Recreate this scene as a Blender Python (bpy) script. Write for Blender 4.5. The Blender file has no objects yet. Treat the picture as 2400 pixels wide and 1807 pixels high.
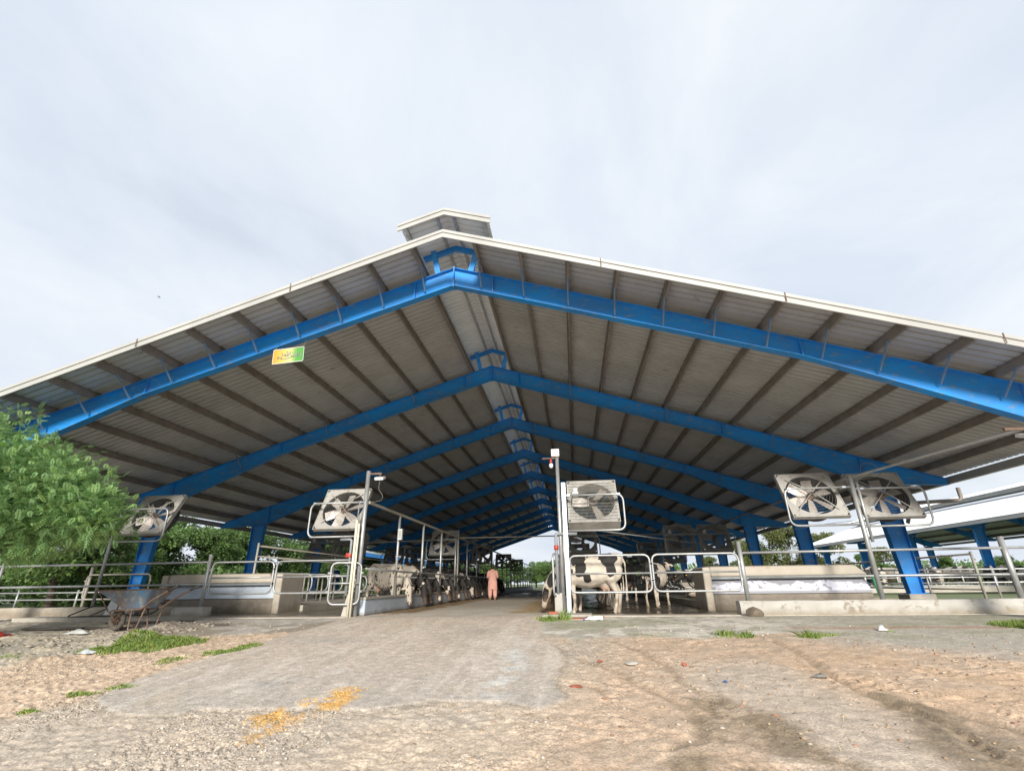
import bpy, bmesh, math, random
import numpy as np
from mathutils import Vector, Matrix, Euler
random.seed(7); RNG = np.random.default_rng(11)
R = math.radians; PI = math.pi
SC = bpy.context.scene
COL = SC.collection

# ------------------------------------------------------------------ camera, world, sun, exposure
cam_d = bpy.data.cameras.new('camera'); cam = bpy.data.objects.new('camera', cam_d); COL.objects.link(cam)
yaw, pitch, roll, H = 0.1139, 0.3871, -0.0124, 0.743
fw = Vector((-math.sin(yaw)*math.cos(pitch), math.cos(yaw)*math.cos(pitch), math.sin(pitch)))
r0 = Vector((math.cos(yaw), math.sin(yaw), 0)); u0 = r0.cross(fw)
rr = r0*math.cos(roll)+u0*math.sin(roll); uu = -r0*math.sin(roll)+u0*math.cos(roll)
m = Matrix((rr, uu, -fw)).transposed().to_4x4(); m.translation = (0, 0, H)
cam.matrix_world = m
cam_d.sensor_fit = 'HORIZONTAL'; cam_d.sensor_width = 36; cam_d.lens = 36*1139.7258/2400
cam_d.clip_start = .05; cam_d.clip_end = 3000
SC.camera = cam
SC.render.resolution_x, SC.render.resolution_y = 1024, 770

SUN_EL, SUN_AZ = 19.5, 173      # azimuth clockwise from +Y; the sun stands behind the photographer
world = bpy.data.worlds.new('World'); SC.world = world; world.use_nodes = True
nt = world.node_tree; nt.nodes.clear()
def wn(t, **k):
    n = nt.nodes.new(t)
    for a, b in k.items(): setattr(n, a, b)
    return n
sky = wn('ShaderNodeTexSky', sky_type='NISHITA', sun_disc=False, sun_elevation=R(SUN_EL), sun_rotation=R(SUN_AZ), dust_density=3.0, air_density=1.2)
skb = wn('ShaderNodeVectorMath', operation='SCALE'); skb.inputs['Scale'].default_value = .095
nt.links.new(sky.outputs[0], skb.inputs[0])
tc = wn('ShaderNodeTexCoord'); sep = wn('ShaderNodeSeparateXYZ'); nt.links.new(tc.outputs['Generated'], sep.inputs[0])
# clouds on a high flat layer: direction divided by its height
zc = wn('ShaderNodeMath', operation='MAXIMUM'); zc.inputs[1].default_value = 0.0; nt.links.new(sep.outputs[2], zc.inputs[0])
za = wn('ShaderNodeMath', operation='ADD'); za.inputs[1].default_value = .22; nt.links.new(zc.outputs[0], za.inputs[0])
cmb = wn('ShaderNodeCombineXYZ')
for i in range(2):
    d = wn('ShaderNodeMath', operation='DIVIDE'); nt.links.new(sep.outputs[i], d.inputs[0]); nt.links.new(za.outputs[0], d.inputs[1]); nt.links.new(d.outputs[0], cmb.inputs[i])
def wnoise(scale, detail, rough, off, dist=0.0, sy=1.0):
    mp = wn('ShaderNodeMapping'); mp.inputs['Location'].default_value = (off, off*.7, 0); mp.inputs['Scale'].default_value = (1, sy, 1); mp.inputs['Rotation'].default_value = (0, 0, -.3)
    nt.links.new(cmb.outputs[0], mp.inputs[0])
    n = wn('ShaderNodeTexNoise'); n.inputs['Scale'].default_value = scale; n.inputs['Detail'].default_value = detail; n.inputs['Roughness'].default_value = rough; n.inputs['Distortion'].default_value = dist
    nt.links.new(mp.outputs[0], n.inputs['Vector']); return n
def wramp(src, stops):
    r = wn('ShaderNodeValToRGB'); e = r.color_ramp.elements
    e[0].position, e[0].color = stops[0][0], (*stops[0][1], 1); e[1].position, e[1].color = stops[-1][0], (*stops[-1][1], 1)
    for p, c in stops[1:-1]: x = e.new(p); x.color = (*c, 1)
    nt.links.new(src, r.inputs[0]); return r
n1 = wnoise(.8, 8, .52, 3.1, .4, .8); n2 = wnoise(1.6, 9, .6, 9.4, .5, .8)
cover = wramp(n1.outputs['Fac'], [(.28, (.7,)*3), (.42, (.95,)*3), (.55, (1,)*3)])
cloud = wramp(n2.outputs['Fac'], [(.3, (0.496, 0.552, 0.640)), (.5, (0.568, 0.612, 0.676)), (.68, (0.640, 0.672, 0.708))])
mix = wn('ShaderNodeMix', data_type='RGBA'); nt.links.new(cover.outputs[0], mix.inputs['Factor']); nt.links.new(skb.outputs[0], mix.inputs['A']); nt.links.new(cloud.outputs[0], mix.inputs['B'])
bg = wn('ShaderNodeBackground'); bg.inputs['Strength'].default_value = 1.0
wo = wn('ShaderNodeOutputWorld'); nt.links.new(mix.outputs['Result'], bg.inputs[0]); nt.links.new(bg.outputs[0], wo.inputs[0])
sd = bpy.data.lights.new('sun', 'SUN'); sd.energy = 3.7; sd.angle = R(10); sd.color = (1, .95, .86)
sun = bpy.data.objects.new('sun', sd); COL.objects.link(sun)
sdir = Vector((math.sin(R(SUN_AZ))*math.cos(R(SUN_EL)), math.cos(R(SUN_AZ))*math.cos(R(SUN_EL)), math.sin(R(SUN_EL))))
sun.rotation_euler = sdir.to_track_quat('Z', 'Y').to_euler()
SC.view_settings.view_transform = 'Standard'; SC.view_settings.look = 'None'; SC.view_settings.exposure = 0.52; SC.view_settings.gamma = 1
SC.view_settings.use_curve_mapping = False
SC.cycles.max_bounces = 8; SC.cycles.diffuse_bounces = 5; SC.cycles.transparent_max_bounces = 8
SC.cycles.use_denoising = True

# ------------------------------------------------------------------ helpers
def tag(o, label=None, cat=None, group=None, kind=None):
    if label: o['label'] = label
    if cat: o['category'] = cat
    if group: o['group'] = group
    if kind: o['kind'] = kind
    return o
def empty(name, loc=(0, 0, 0), rz=0.0, label=None, cat=None, group=None):
    o = bpy.data.objects.new(name, None); COL.objects.link(o); o.location = loc; o.rotation_euler = (0, 0, rz); o.empty_display_size = .2
    return tag(o, label, cat, group)
def inst(name, me, parent=None, loc=(0, 0, 0), rot=(0, 0, 0), scale=(1, 1, 1)):
    o = bpy.data.objects.new(name, me); COL.objects.link(o)
    if parent: o.parent = parent
    o.location = loc; o.rotation_euler = rot; o.scale = scale
    return o
def copy_tree(o, parent=None):
    c = o.copy(); COL.objects.link(c)
    if parent: c.parent = parent
    for ch in list(o.children): copy_tree(ch, c)
    return c
class MB:
    def __init__(s): s.v = []; s.f = []; s.sm = []
    def add(s, vs, fs, smooth=False, M=None):
        b = len(s.v)
        s.v += [tuple(M @ Vector(p)) if M is not None else tuple(p) for p in vs]
        s.f += [tuple(i+b for i in f) for f in fs]; s.sm += [smooth]*len(fs)
        return s
    def box(s, c, d, rz=0, M=None, rot=None):
        x, y, z = d[0]/2, d[1]/2, d[2]/2
        vs = [Vector((i, j, k)) for i in (-x, x) for j in (-y, y) for k in (-z, z)]
        Q = rot.to_matrix() if rot is not None else Matrix.Rotation(rz, 3, 'Z')
        vs = [Q @ p + Vector(c) for p in vs]
        return s.add(vs, [(0, 1, 3, 2), (4, 6, 7, 5), (0, 4, 5, 1), (2, 3, 7, 6), (0, 2, 6, 4), (1, 5, 7, 3)], M=M)
    def lohi(s, a, b): return s.box([(p+q)/2 for p, q in zip(a, b)], [abs(q-p) for p, q in zip(a, b)])
    def hexa(s, vs): return s.add(vs, [(0, 1, 3, 2), (4, 6, 7, 5), (0, 4, 5, 1), (2, 3, 7, 6), (0, 2, 6, 4), (1, 5, 7, 3)])
    def tube(s, pts, r, n=8, closed=False, smooth=True, M=None, caps=True):
        P = [Vector(p) for p in pts]; k = len(P)
        rs = r if isinstance(r, (list, tuple)) else [r]*k
        T = []
        for i in range(k):
            a = P[(i-1) % k] if (closed or i > 0) else P[i]; b = P[(i+1) % k] if (closed or i < k-1) else P[i]
            T.append((b-a).normalized() if (b-a).length > 1e-9 else Vector((0, 0, 1)))
        up = Vector((0, 0, 1)) if abs(T[0].z) < .9 else Vector((1, 0, 0))
        n0 = (up - T[0]*up.dot(T[0])).normalized(); vs = []
        for i in range(k):
            n0 = (n0 - T[i]*n0.dot(T[i])).normalized(); b0 = T[i].cross(n0)
            for j in range(n):
                a = 2*PI*j/n; vs.append(P[i]+(n0*math.cos(a)+b0*math.sin(a))*rs[i])
        fs = []
        for i in range(k if closed else k-1):
            i2 = (i+1) % k
            for j in range(n): fs.append((i*n+j, i*n+(j+1) % n, i2*n+(j+1) % n, i2*n+j))
        if not closed and caps: fs += [tuple(range(n-1, -1, -1)), tuple((k-1)*n+j for j in range(n))]
        return s.add(vs, fs, smooth, M)
    def cyl(s, a, b, r, n=16, r2=None, M=None, smooth=True): return s.tube([a, b], [r, r if r2 is None else r2], n, M=M, smooth=smooth)
    def ell(s, c, r, nu=12, nv=8, M=None):
        vs = []; fs = []
        for i in range(nv+1):
            t = PI*i/nv
            for j in range(nu): a = 2*PI*j/nu; vs.append((c[0]+r[0]*math.sin(t)*math.cos(a), c[1]+r[1]*math.sin(t)*math.sin(a), c[2]+r[2]*math.cos(t)))
        for i in range(nv):
            for j in range(nu): fs.append((i*nu+j, (i+1)*nu+j, (i+1)*nu+(j+1) % nu, i*nu+(j+1) % nu))
        return s.add(vs, fs, True, M)
    def mesh(s, name, mats):
        me = bpy.data.meshes.new(name); me.from_pydata(s.v, [], s.f)
        me.polygons.foreach_set('use_smooth', s.sm)
        for q in (mats if isinstance(mats, (list, tuple)) else [mats]): me.materials.append(q)
        me.update(); return me
    def ob(s, name, mats, parent=None, loc=(0, 0, 0), rot=(0, 0, 0)):
        return inst(name, s.mesh(name, mats), parent, loc, rot)
def np_mesh(name, V, F, mats, smooth=False):
    me = bpy.data.meshes.new(name); k = F.shape[1]
    me.vertices.add(len(V)); me.vertices.foreach_set('co', np.ascontiguousarray(V, dtype=np.float32).ravel())
    me.loops.add(F.size); me.loops.foreach_set('vertex_index', np.ascontiguousarray(F, dtype=np.int32).ravel())
    me.polygons.add(len(F)); me.polygons.foreach_set('loop_start', np.arange(0, F.size, k, dtype=np.int32)); me.polygons.foreach_set('loop_total', np.full(len(F), k, dtype=np.int32))
    if smooth: me.polygons.foreach_set('use_smooth', np.ones(len(F), dtype=bool))
    for q in (mats if isinstance(mats, (list, tuple)) else [mats]): me.materials.append(q)
    me.update(calc_edges=True); me.validate(); return me
def fillet(pts, r, n=5, closed=False):
    P = [Vector(p) for p in pts]; out = []; k = len(P)
    for i in range(k):
        if not closed and i in (0, k-1): out.append(P[i]); continue
        a, p, b = P[i-1], P[i], P[(i+1) % k]
        rr_ = min(r, (a-p).length*.45, (b-p).length*.45); s0 = p+(a-p).normalized()*rr_; s1 = p+(b-p).normalized()*rr_
        for j in range(n+1):
            t = j/n; out.append(s0*(1-t)**2+p*2*t*(1-t)+s1*t*t)
    return out
# ------------------------------------------------------------------ materials
def M(name, c1, c2=None, scale=3.0, rough=.7, metal=0.0, bump=0.0, bscale=40.0, c3=None, s3=8.0, t3=.62, vec='Object', stretch=(1, 1, 1), rvar=0.0, spec=.5):
    mt = bpy.data.materials.new(name); mt.use_nodes = True; t = mt.node_tree; N = t.nodes; L = t.links
    b = N['Principled BSDF']; b.inputs['Roughness'].default_value = rough; b.inputs['Metallic'].default_value = metal; b.inputs['Specular IOR Level'].default_value = spec
    co = N.new('ShaderNodeNewGeometry'); mp = N.new('ShaderNodeMapping'); mp.inputs['Scale'].default_value = stretch
    L.new(co.outputs['Position'], mp.inputs[0])
    def noise(s, d=6.0, rg=.6):
        n = N.new('ShaderNodeTexNoise'); n.inputs['Scale'].default_value = s; n.inputs['Detail'].default_value = d; n.inputs['Roughness'].default_value = rg; L.new(mp.outputs[0], n.inputs['Vector']); return n
    def ramp(src, a, bb):
        r = N.new('ShaderNodeMapRange'); r.inputs[1].default_value = a; r.inputs[2].default_value = bb; L.new(src, r.inputs[0]); return r
    if c2 is None: c2 = tuple(x*.8 for x in c1)
    n = noise(scale); rp = ramp(n.outputs['Fac'], .35, .68)
    mx = N.new('ShaderNodeMix'); mx.data_type = 'RGBA'; mx.inputs['A'].default_value = (*c1, 1); mx.inputs['B'].default_value = (*c2, 1); L.new(rp.outputs[0], mx.inputs['Factor']); out = mx.outputs['Result']
    if c3 is not None:
        n3 = noise(s3, 8, .7); r3 = ramp(n3.outputs['Fac'], t3, t3+.06)
        m3 = N.new('ShaderNodeMix'); m3.data_type = 'RGBA'; m3.inputs['B'].default_value = (*c3, 1); L.new(out, m3.inputs['A']); L.new(r3.outputs[0], m3.inputs['Factor']); out = m3.outputs['Result']
    if rvar:
        oi = N.new('ShaderNodeObjectInfo'); rv = N.new('ShaderNodeMapRange'); rv.inputs[3].default_value = 1-rvar; rv.inputs[4].default_value = 1+rvar*.6; L.new(oi.outputs['Random'], rv.inputs[0])
        vm = N.new('ShaderNodeVectorMath'); vm.operation = 'SCALE'; L.new(out, vm.inputs[0]); L.new(rv.outputs[0], vm.inputs['Scale']); out = vm.outputs[0]
    L.new(out, b.inputs['Base Color'])
    if bump:
        nb = noise(bscale, 4); bm = N.new('ShaderNodeBump'); bm.inputs['Strength'].default_value = bump; bm.inputs['Distance'].default_value = .02; L.new(nb.outputs['Fac'], bm.inputs['Height']); L.new(bm.outputs[0], b.inputs['Normal'])
    mt['bsdf'] = b.name
    return mt
MT = dict(
    blue=M('blue_paint', (.006, .28, .78), (.03, .20, .54), .9, .6, bump=.08, bscale=20, c3=(.13, .24, .42), s3=4, t3=.56, stretch=(1, 1, 2.5)),
    ventsheet=M('clean_sheet', (.80, .81, .80), (.72, .73, .72), 1.5, .45, .1),
    brace=M('faded_brace', (.14, .22, .34), (.10, .17, .3), 4, .6),
    under=M('galvanised_sheet', (.50, .515, .525), (.42, .43, .435), 1.3, .45, .15, c3=(.33, .32, .30), s3=3.1, t3=.62, rvar=.07),
    white=M('white_steel', (.43, .43, .415), (.36, .36, .345), 1.2, .45, c3=(.30, .24, .18), s3=9, t3=.66, stretch=(1, 1, .25)),
    wroof=M('white_roofing', (.62, .64, .67), (.55, .57, .61), .7, .5),
    purlin=M('dusty_purlin', (.27, .245, .22), (.2, .175, .155), 2.5, .7, .2, c3=(.11, .095, .08), s3=14, t3=.6),
    galv=M('galvanised_pipe', (.46, .47, .47), (.34, .345, .34), 5, .45, .5, c3=(.3, .24, .18), s3=18, t3=.62, bump=.05),
    galv2=M('bright_galvanised', (.40, .44, .48), (.33, .36, .40), 22, .4, .5),
    dirtypipe=M('dusty_pipe', (.42, .39, .34), (.33, .30, .26), 6, .65, .1, c3=(.2, .13, .09), s3=15, t3=.63),
    fanbox=M('fan_sheet', (.52, .51, .48), (.42, .40, .37), 3, .5, .35, c3=(.26, .22, .17), s3=7, t3=.58),
    fanblade=M('fan_blade', (.56, .52, .48), (.42, .37, .33), 6, .45, .3),
    fandark=M('fan_drum', (.09, .09, .09), (.05, .05, .05), 5, .6, .2),
    wire=M('wire', (.3, .3, .28), (.2, .19, .17), 9, .5, .4),
    pvc=M('cream_pvc', (.72, .68, .56), (.62, .57, .46), 4, .4),
    greypvc=M('grey_pvc', (.3, .32, .34), (.22, .24, .26), 4, .5),
    red=M('red_plastic', (.5, .06, .04), (.4, .05, .03), 9, .4),
    brick=M('brick_red', (.42, .12, .07), (.3, .09, .055), 12, .9, bump=.3, c3=(.45, .33, .27), s3=20, t3=.6),
    conc=M('aged_concrete', (.46, .43, .37), (.35, .32, .27), 1.6, .88, bump=.25, bscale=60, c3=(.22, .19, .15), s3=9, t3=.6),
    beige=M('beige_concrete', (.48, .43, .365), (.42, .37, .30), 2, .88, bump=.2, bscale=50, c3=(.36, .27, .19), s3=7, t3=.62),
    rough=M('rough_concrete', (.3, .26, .21), (.2, .17, .14), 4, .95, bump=.6, bscale=70, c3=(.12, .1, .08), s3=34, t3=.58),
    whitewash=M('whitewash', (.47, .455, .425), (.40, .375, .335), 2.2, .85, bump=.25, bscale=50, c3=(.27, .23, .18), s3=4, t3=.565),
    bluewash=M('pale_blue_wash', (.5, .55, .62), (.42, .47, .54), 2, .85, c3=(.3, .3, .3), s3=8, t3=.6),
    dark=M('dark_rubber', (.035, .033, .03), (.05, .045, .04), 9, .8),
    tyre=M('dusty_tyre', (.16, .135, .11), (.08, .07, .06), 12, .9, bump=.3),
    rust=M('rusty_steel', (.2, .12, .085), (.13, .085, .065), 7, .8, .2, c3=(.28, .25, .22), s3=11, t3=.56, bump=.2),
    tray=M('worn_blue_tray', (.09, .22, .36), (.24, .15, .11), 2.2, .7, .15, c3=(.3, .29, .28), s3=7, t3=.5, bump=.2),
    bark=M('bark', (.09, .07, .05), (.05, .04, .03), 9, .95, bump=.5),
    plastic=M('white_plastic', (.7, .7, .69), (.6, .6, .6), 5, .5),
    green=M('green_plastic', (.03, .3, .13), (.03, .24, .1), 5, .5),
    bluedrum=M('blue_plastic', (.03, .12, .42), (.02, .09, .33), 5, .4),
    boards=M('dark_board', (.07, .06, .05), (.1, .09, .08), 6, .85),
    ygreen=M('green_iron', (.03, .12, .08), (.02, .08, .05), 5, .6),
    stone=M('brown_stone', (.2, .16, .12), (.13, .105, .08), 9, .95, bump=.5),
    glass=M('lamp_glass', (.75, .77, .8), (.7, .72, .75), 3, .15),
    bird=M('bird_feather', (.62, .5, .38), (.5, .4, .3), 9, .8),
)
def peel_mat():
    mt = bpy.data.materials.new('peeling_panel'); mt.use_nodes = True; t = mt.node_tree; N = t.nodes; L = t.links; b = N['Principled BSDF']; b.inputs['Roughness'].default_value = .8
    co = N.new('ShaderNodeTexCoord'); sx = N.new('ShaderNodeSeparateXYZ'); L.new(co.outputs['Object'], sx.inputs[0])
    def noise(sc, st, d=4):
        mp = N.new('ShaderNodeMapping'); mp.inputs['Scale'].default_value = st; L.new(co.outputs['Object'], mp.inputs[0]); n = N.new('ShaderNodeTexNoise'); n.inputs['Scale'].default_value = sc; n.inputs['Detail'].default_value = d; L.new(mp.outputs[0], n.inputs['Vector']); return n.outputs['Fac']
    def ma(o, a, b_):
        q = N.new('ShaderNodeMath'); q.operation = o
        for i, w in enumerate((a, b_)):
            if isinstance(w, (int, float)): q.inputs[i].default_value = w
            else: L.new(w, q.inputs[i])
        return q.outputs[0]
    edge = ma('ADD', ma('MULTIPLY', ma('SUBTRACT', noise(1.1, (1, 0, 0), 8), .5), .75), .70); f1 = ma('LESS_THAN', sx.outputs[2], edge); cr = ma('GREATER_THAN', noise(7, (1, 1, 1.6), 3), .40); f2 = ma('GREATER_THAN', sx.outputs[2], .485)
    f = ma('MULTIPLY', ma('MULTIPLY', f1, cr), f2); mx = N.new('ShaderNodeMix'); mx.data_type = 'RGBA'; mx.inputs['A'].default_value = (.33, .33, .36, 1); mx.inputs['B'].default_value = (.62, .62, .72, 1); L.new(f, mx.inputs['Factor']); L.new(mx.outputs['Result'], b.inputs['Base Color']); return mt
MT['peel'] = peel_mat()
def splash(mt, z0, z1, colr):
    t = mt.node_tree; N = t.nodes; L = t.links; b = N['Principled BSDF']; src = b.inputs['Base Color'].links[0].from_socket; g = N.new('ShaderNodeNewGeometry'); sx = N.new('ShaderNodeSeparateXYZ'); L.new(g.outputs['Position'], sx.inputs[0])
    n = N.new('ShaderNodeTexNoise'); n.inputs['Scale'].default_value = 3.5; n.inputs['Detail'].default_value = 7; n.inputs['Roughness'].default_value = .7; L.new(g.outputs['Position'], n.inputs['Vector'])
    a = N.new('ShaderNodeMath'); a.operation = 'MULTIPLY_ADD'; a.inputs[1].default_value = -(z1-z0)*2.2; L.new(n.outputs['Fac'], a.inputs[0]); a.inputs[2].default_value = (z1-z0)*1.1; s_ = N.new('ShaderNodeMath'); L.new(a.outputs[0], s_.inputs[0]); L.new(sx.outputs[2], s_.inputs[1])
    r = N.new('ShaderNodeMapRange'); r.inputs[1].default_value = z1; r.inputs[2].default_value = z0; r.inputs[4].default_value = .85; L.new(s_.outputs[0], r.inputs[0]); m_ = N.new('ShaderNodeMix'); m_.data_type = 'RGBA'; L.new(src, m_.inputs['A']); m_.inputs['B'].default_value = (*colr, 1); L.new(r.outputs[0], m_.inputs['Factor']); L.new(m_.outputs['Result'], b.inputs['Base Color'])
splash(MT['whitewash'], .0, .14, (.27, .23, .17)); splash(MT['beige'], .0, .35, (.22, .18, .13)); splash(MT['rough'], .0, .22, (.12, .10, .07)); splash(MT['bluewash'], 0, .12, (.2, .17, .13))
def leafmat(name, c):
    mt = bpy.data.materials.new(name); mt.use_nodes = True; t = mt.node_tree; N = t.nodes; L = t.links; b = N['Principled BSDF']
    a = N.new('ShaderNodeAttribute'); a.attribute_name = 'tint'
    mx = N.new('ShaderNodeMix'); mx.data_type = 'RGBA'; mx.blend_type = 'MULTIPLY'; mx.inputs['Factor'].default_value = 1; mx.inputs['A'].default_value = (*c, 1); L.new(a.outputs['Color'], mx.inputs['B'])
    L.new(mx.outputs['Result'], b.inputs['Base Color']); b.inputs['Roughness'].default_value = .55
    tr = N.new('ShaderNodeBsdfTranslucent'); L.new(mx.outputs['Result'], tr.inputs[0]); ms = N.new('ShaderNodeMixShader'); ms.inputs[0].default_value = .35
    o = N['Material Output']; L.new(b.outputs[0], ms.inputs[1]); L.new(tr.outputs[0], ms.inputs[2]); L.new(ms.outputs[0], o.inputs[0]); return mt
LEAF = leafmat('leaf_bright', (.235, .40, .165)); LEAF2 = leafmat('leaf_mid', (.125, .225, .08)); GRASSM = leafmat('grass_blade', (.22, .36, .10)); DRYM = leafmat('olive_leaf', (.15, .19, .08))
def tintattr(me, cols):   # per-vertex
    at = me.color_attributes.new('tint', 'FLOAT_COLOR', 'POINT'); a = np.ones((len(cols), 4), np.float32); a[:, :3] = cols; at.data.foreach_set('color', a.ravel())

# ------------------------------------------------------------------ numpy noise
def vnoise(x, y, seed=0):
    xi = np.floor(x).astype(np.int64); yi = np.floor(y).astype(np.int64); fx = x-xi; fy = y-yi; fx = fx*fx*(3-2*fx); fy = fy*fy*(3-2*fy)
    def h(a, b):
        n = (a*374761393+b*668265263+seed*974634777) & 0x7fffffff; n = ((n ^ (n >> 13))*1274126177) & 0x7fffffff; n = n ^ (n >> 16); return (n % 10007)/10007.0
    return (h(xi, yi)*(1-fx)+h(xi+1, yi)*fx)*(1-fy)+(h(xi, yi+1)*(1-fx)+h(xi+1, yi+1)*fx)*fy
def fbm(x, y, s, oct=4, seed=0):
    t = 0; a = 1; tot = 0
    for o in range(oct): t = t+a*vnoise(x*s, y*s, seed+o*17); tot += a; a *= .55; s *= 2.03
    return t/tot
def sdf(poly, x, y):   # positive inside, metres
    P = np.array(poly); d = np.full(x.shape, 1e9); ins = np.zeros(x.shape, bool)
    for i in range(len(P)):
        a = P[i-1]; b = P[i]; e = b-a; wx = x-a[0]; wy = y-a[1]; t = np.clip((wx*e[0]+wy*e[1])/(e@e), 0, 1)
        d = np.minimum(d, np.hypot(wx-e[0]*t, wy-e[1]*t))
        c = ((a[1] > y) != (b[1] > y)); ins ^= c & (x < (b[0]-a[0])*(y-a[1])/(b[1]-a[1]+1e-12)+a[0])
    return np.where(ins, d, -d)
def sst(a, b, x): t = np.clip((x-a)/(b-a), 0, 1); return t*t*(3-2*t)

# ------------------------------------------------------------------ ground
ROAD = [(-6.0, 14.6), (-5.93, 13.97), (-5.58, 11.78), (-5.72, 10.64), (-5.8, 8.74), (-5.91, 7.59), (-5.84, 6.59), (-5.66, 6.04), (-5.28, 5.7), (-4.91, 5.51), (-4.37, 5.43), (-4.14, 5.55), (-4.07, 5.71), (-3.48, 5.74), (-2.96, 5.74), (-2.26, 5.76), (-1.74, 5.96), (-1.64, 6.13), (-0.8, 6.05), (-0.48, 5.87), (-0.24, 6.05), (-0.17, 6.26), (-0.3, 6.65), (-0.3, 6.96), (-0.21, 8.07), (-0.33, 8.97), (-0.7, 10.22), (-0.85, 11.32), (-0.81, 14.6)]
TAN = [(-9.5, 5.5), (-8.6, 6.9), (-8.5, 8.3), (-8.02, 9.2), (-7.3, 10.3), (-6.29, 10.5), (-5.6, 10.8), (-5.7, 8.74), (-5.8, 7.59), (-5.75, 6.59), (-5.75, 5.88), (-5.9, 5.3), (-7, 4.8)]
SAND = [(-16, 12.9), (-9.4, 12.9), (-9, 11.0), (-8.3, 9.79), (-7.9, 8.4), (-8.6, 7.4), (-10.5, 6.0), (-16, 6)]
APL = [(-11.2, 12.97), (-11.2, 14.5), (-5.8, 14.5), (-5.58, 11.78), (-5.75, 10.6), (-7.52, 10.15), (-9.0, 10.3), (-10, 11.2)]
APR = [(-0.78, 14.5), (16, 14.5), (16, 9.2), (9, 8.9), (6.4, 8.9), (5.15, 9.2), (4.29, 10.4), (3.2, 10.3), (2.17, 9.79), (1.14, 10.1), (0.59, 10.0), (-0.03, 9.7), (-0.73, 10.4)]
GREY1 = [(3.57, 9.79), (4.73, 8.98), (5.25, 8.68), (6.2, 8.0), (12, 7), (12, 9.5), (4.29, 10.63)]
GSLAB = [(1.64, 7.86), (2.55, 7.92), (2.8, 6.71), (2.83, 5.63), (2.6, 4.3), (1.7, 4.0), (1.81, 5.58), (1.54, 6.34), (1.34, 7.02)]
WET1 = [(1.16, 6.35), (1.54, 6.34), (1.78, 5.81), (1.94, 5.27), (2.1, 4.7), (2.0, 4.3), (1.78, 4.65), (1.5, 5.02), (1.12, 5.13), (1.03, 5.4)]
WET2 = [(3.08, 6.5), (3.2, 6.6), (3.5, 6.0), (3.75, 5.4), (3.6, 4.6), (3.4, 4), (2.6, 4.0), (2.76, 5.22), (2.9, 5.74)]
WET3 = [(0.82, 5.02), (1.12, 4.87), (1.36, 4.65), (1.2, 4.3), (0.7, 4.3), (.72, 4.7)]
FEED = [(-3.4, 5.43), (-3.24, 5.72), (-3.11, 5.99), (-2.99, 6.15), (-2.92, 6.53), (-2.63, 6.61), (-2.45, 6.18), (-2.48, 5.71), (-2.69, 5.62), (-2.74, 5.34), (-2.8, 5.01), (-2.83, 4.81), (-3.02, 4.85), (-3.08, 5.32)]
RUTS = [([(0.6, 9.7), (0.95, 8.8), (1.25, 7.9), (1.2, 7.2), (1.35, 6.6), (1.5, 6.0), (1.8, 5.2), (2.1, 4.5), (2.3, 4)], .06, .02),
        ([(3.2, 9.7), (3.3, 8.8), (3.25, 8.0), (3.1, 7.2), (3.1, 6.6), (3.15, 6.0), (3.2, 5.4), (3.1, 4.6), (3.0, 4)], .06, .025),
        ([(0.0, 8.3), (.5, 7.4), (.8, 6.6), (1.05, 6.0), (1.1, 5.5), (.95, 5.15), (.6, 4.95)], .07, .02),
        ([(3.5, 6.2), (3.7, 5.5), (3.9, 4.9), (4.1, 4.2)], .07, .03), ([(-.2, 7.0), (.1, 6.9), (.25, 6.6), (.3, 6.4)], .06, .02)]
TREADS = [([(-2.2, 3.6), (-1.7, 4.6), (-1.5, 5.3), (-1.6, 5.9)], .11), ([(-1.2, 3.8), (-.5, 4.5), (.1, 5.6), (.5, 6.8), (.6, 8.2), (.3, 9.4)], .12), ([(-.4, 3.8), (.5, 4.7), (1.2, 5.6), (1.5, 6.8), (1.5, 8.4), (1.4, 9.6)], .12),
          ([(-4.6, 3.9), (-3.2, 4.7), (-2.2, 5.1), (-1.2, 5.4)], .10), ([(0, 4.3), (1.2, 4.6), (2.6, 4.5)], .1), ([(2.2, 9.2), (2.9, 7.6), (3.9, 6.2), (4.6, 4.6)], .11), ([(-3.6, 3.9), (-3.1, 4.8), (-3.3, 5.4)], .12)]
def rutd(x, y, pl):
    d = np.full(x.shape, 1e9)
    for a, b in zip(pl[:-1], pl[1:]):
        ex, ey = b[0]-a[0], b[1]-a[1]; t = np.clip(((x-a[0])*ex+(y-a[1])*ey)/(ex*ex+ey*ey), 0, 1); d = np.minimum(d, np.hypot(x-a[0]-ex*t, y-a[1]-ey*t))
    return d
def gbase(y): return -.07*np.log1p(np.exp((12.4-y)/.35))*.35
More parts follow.
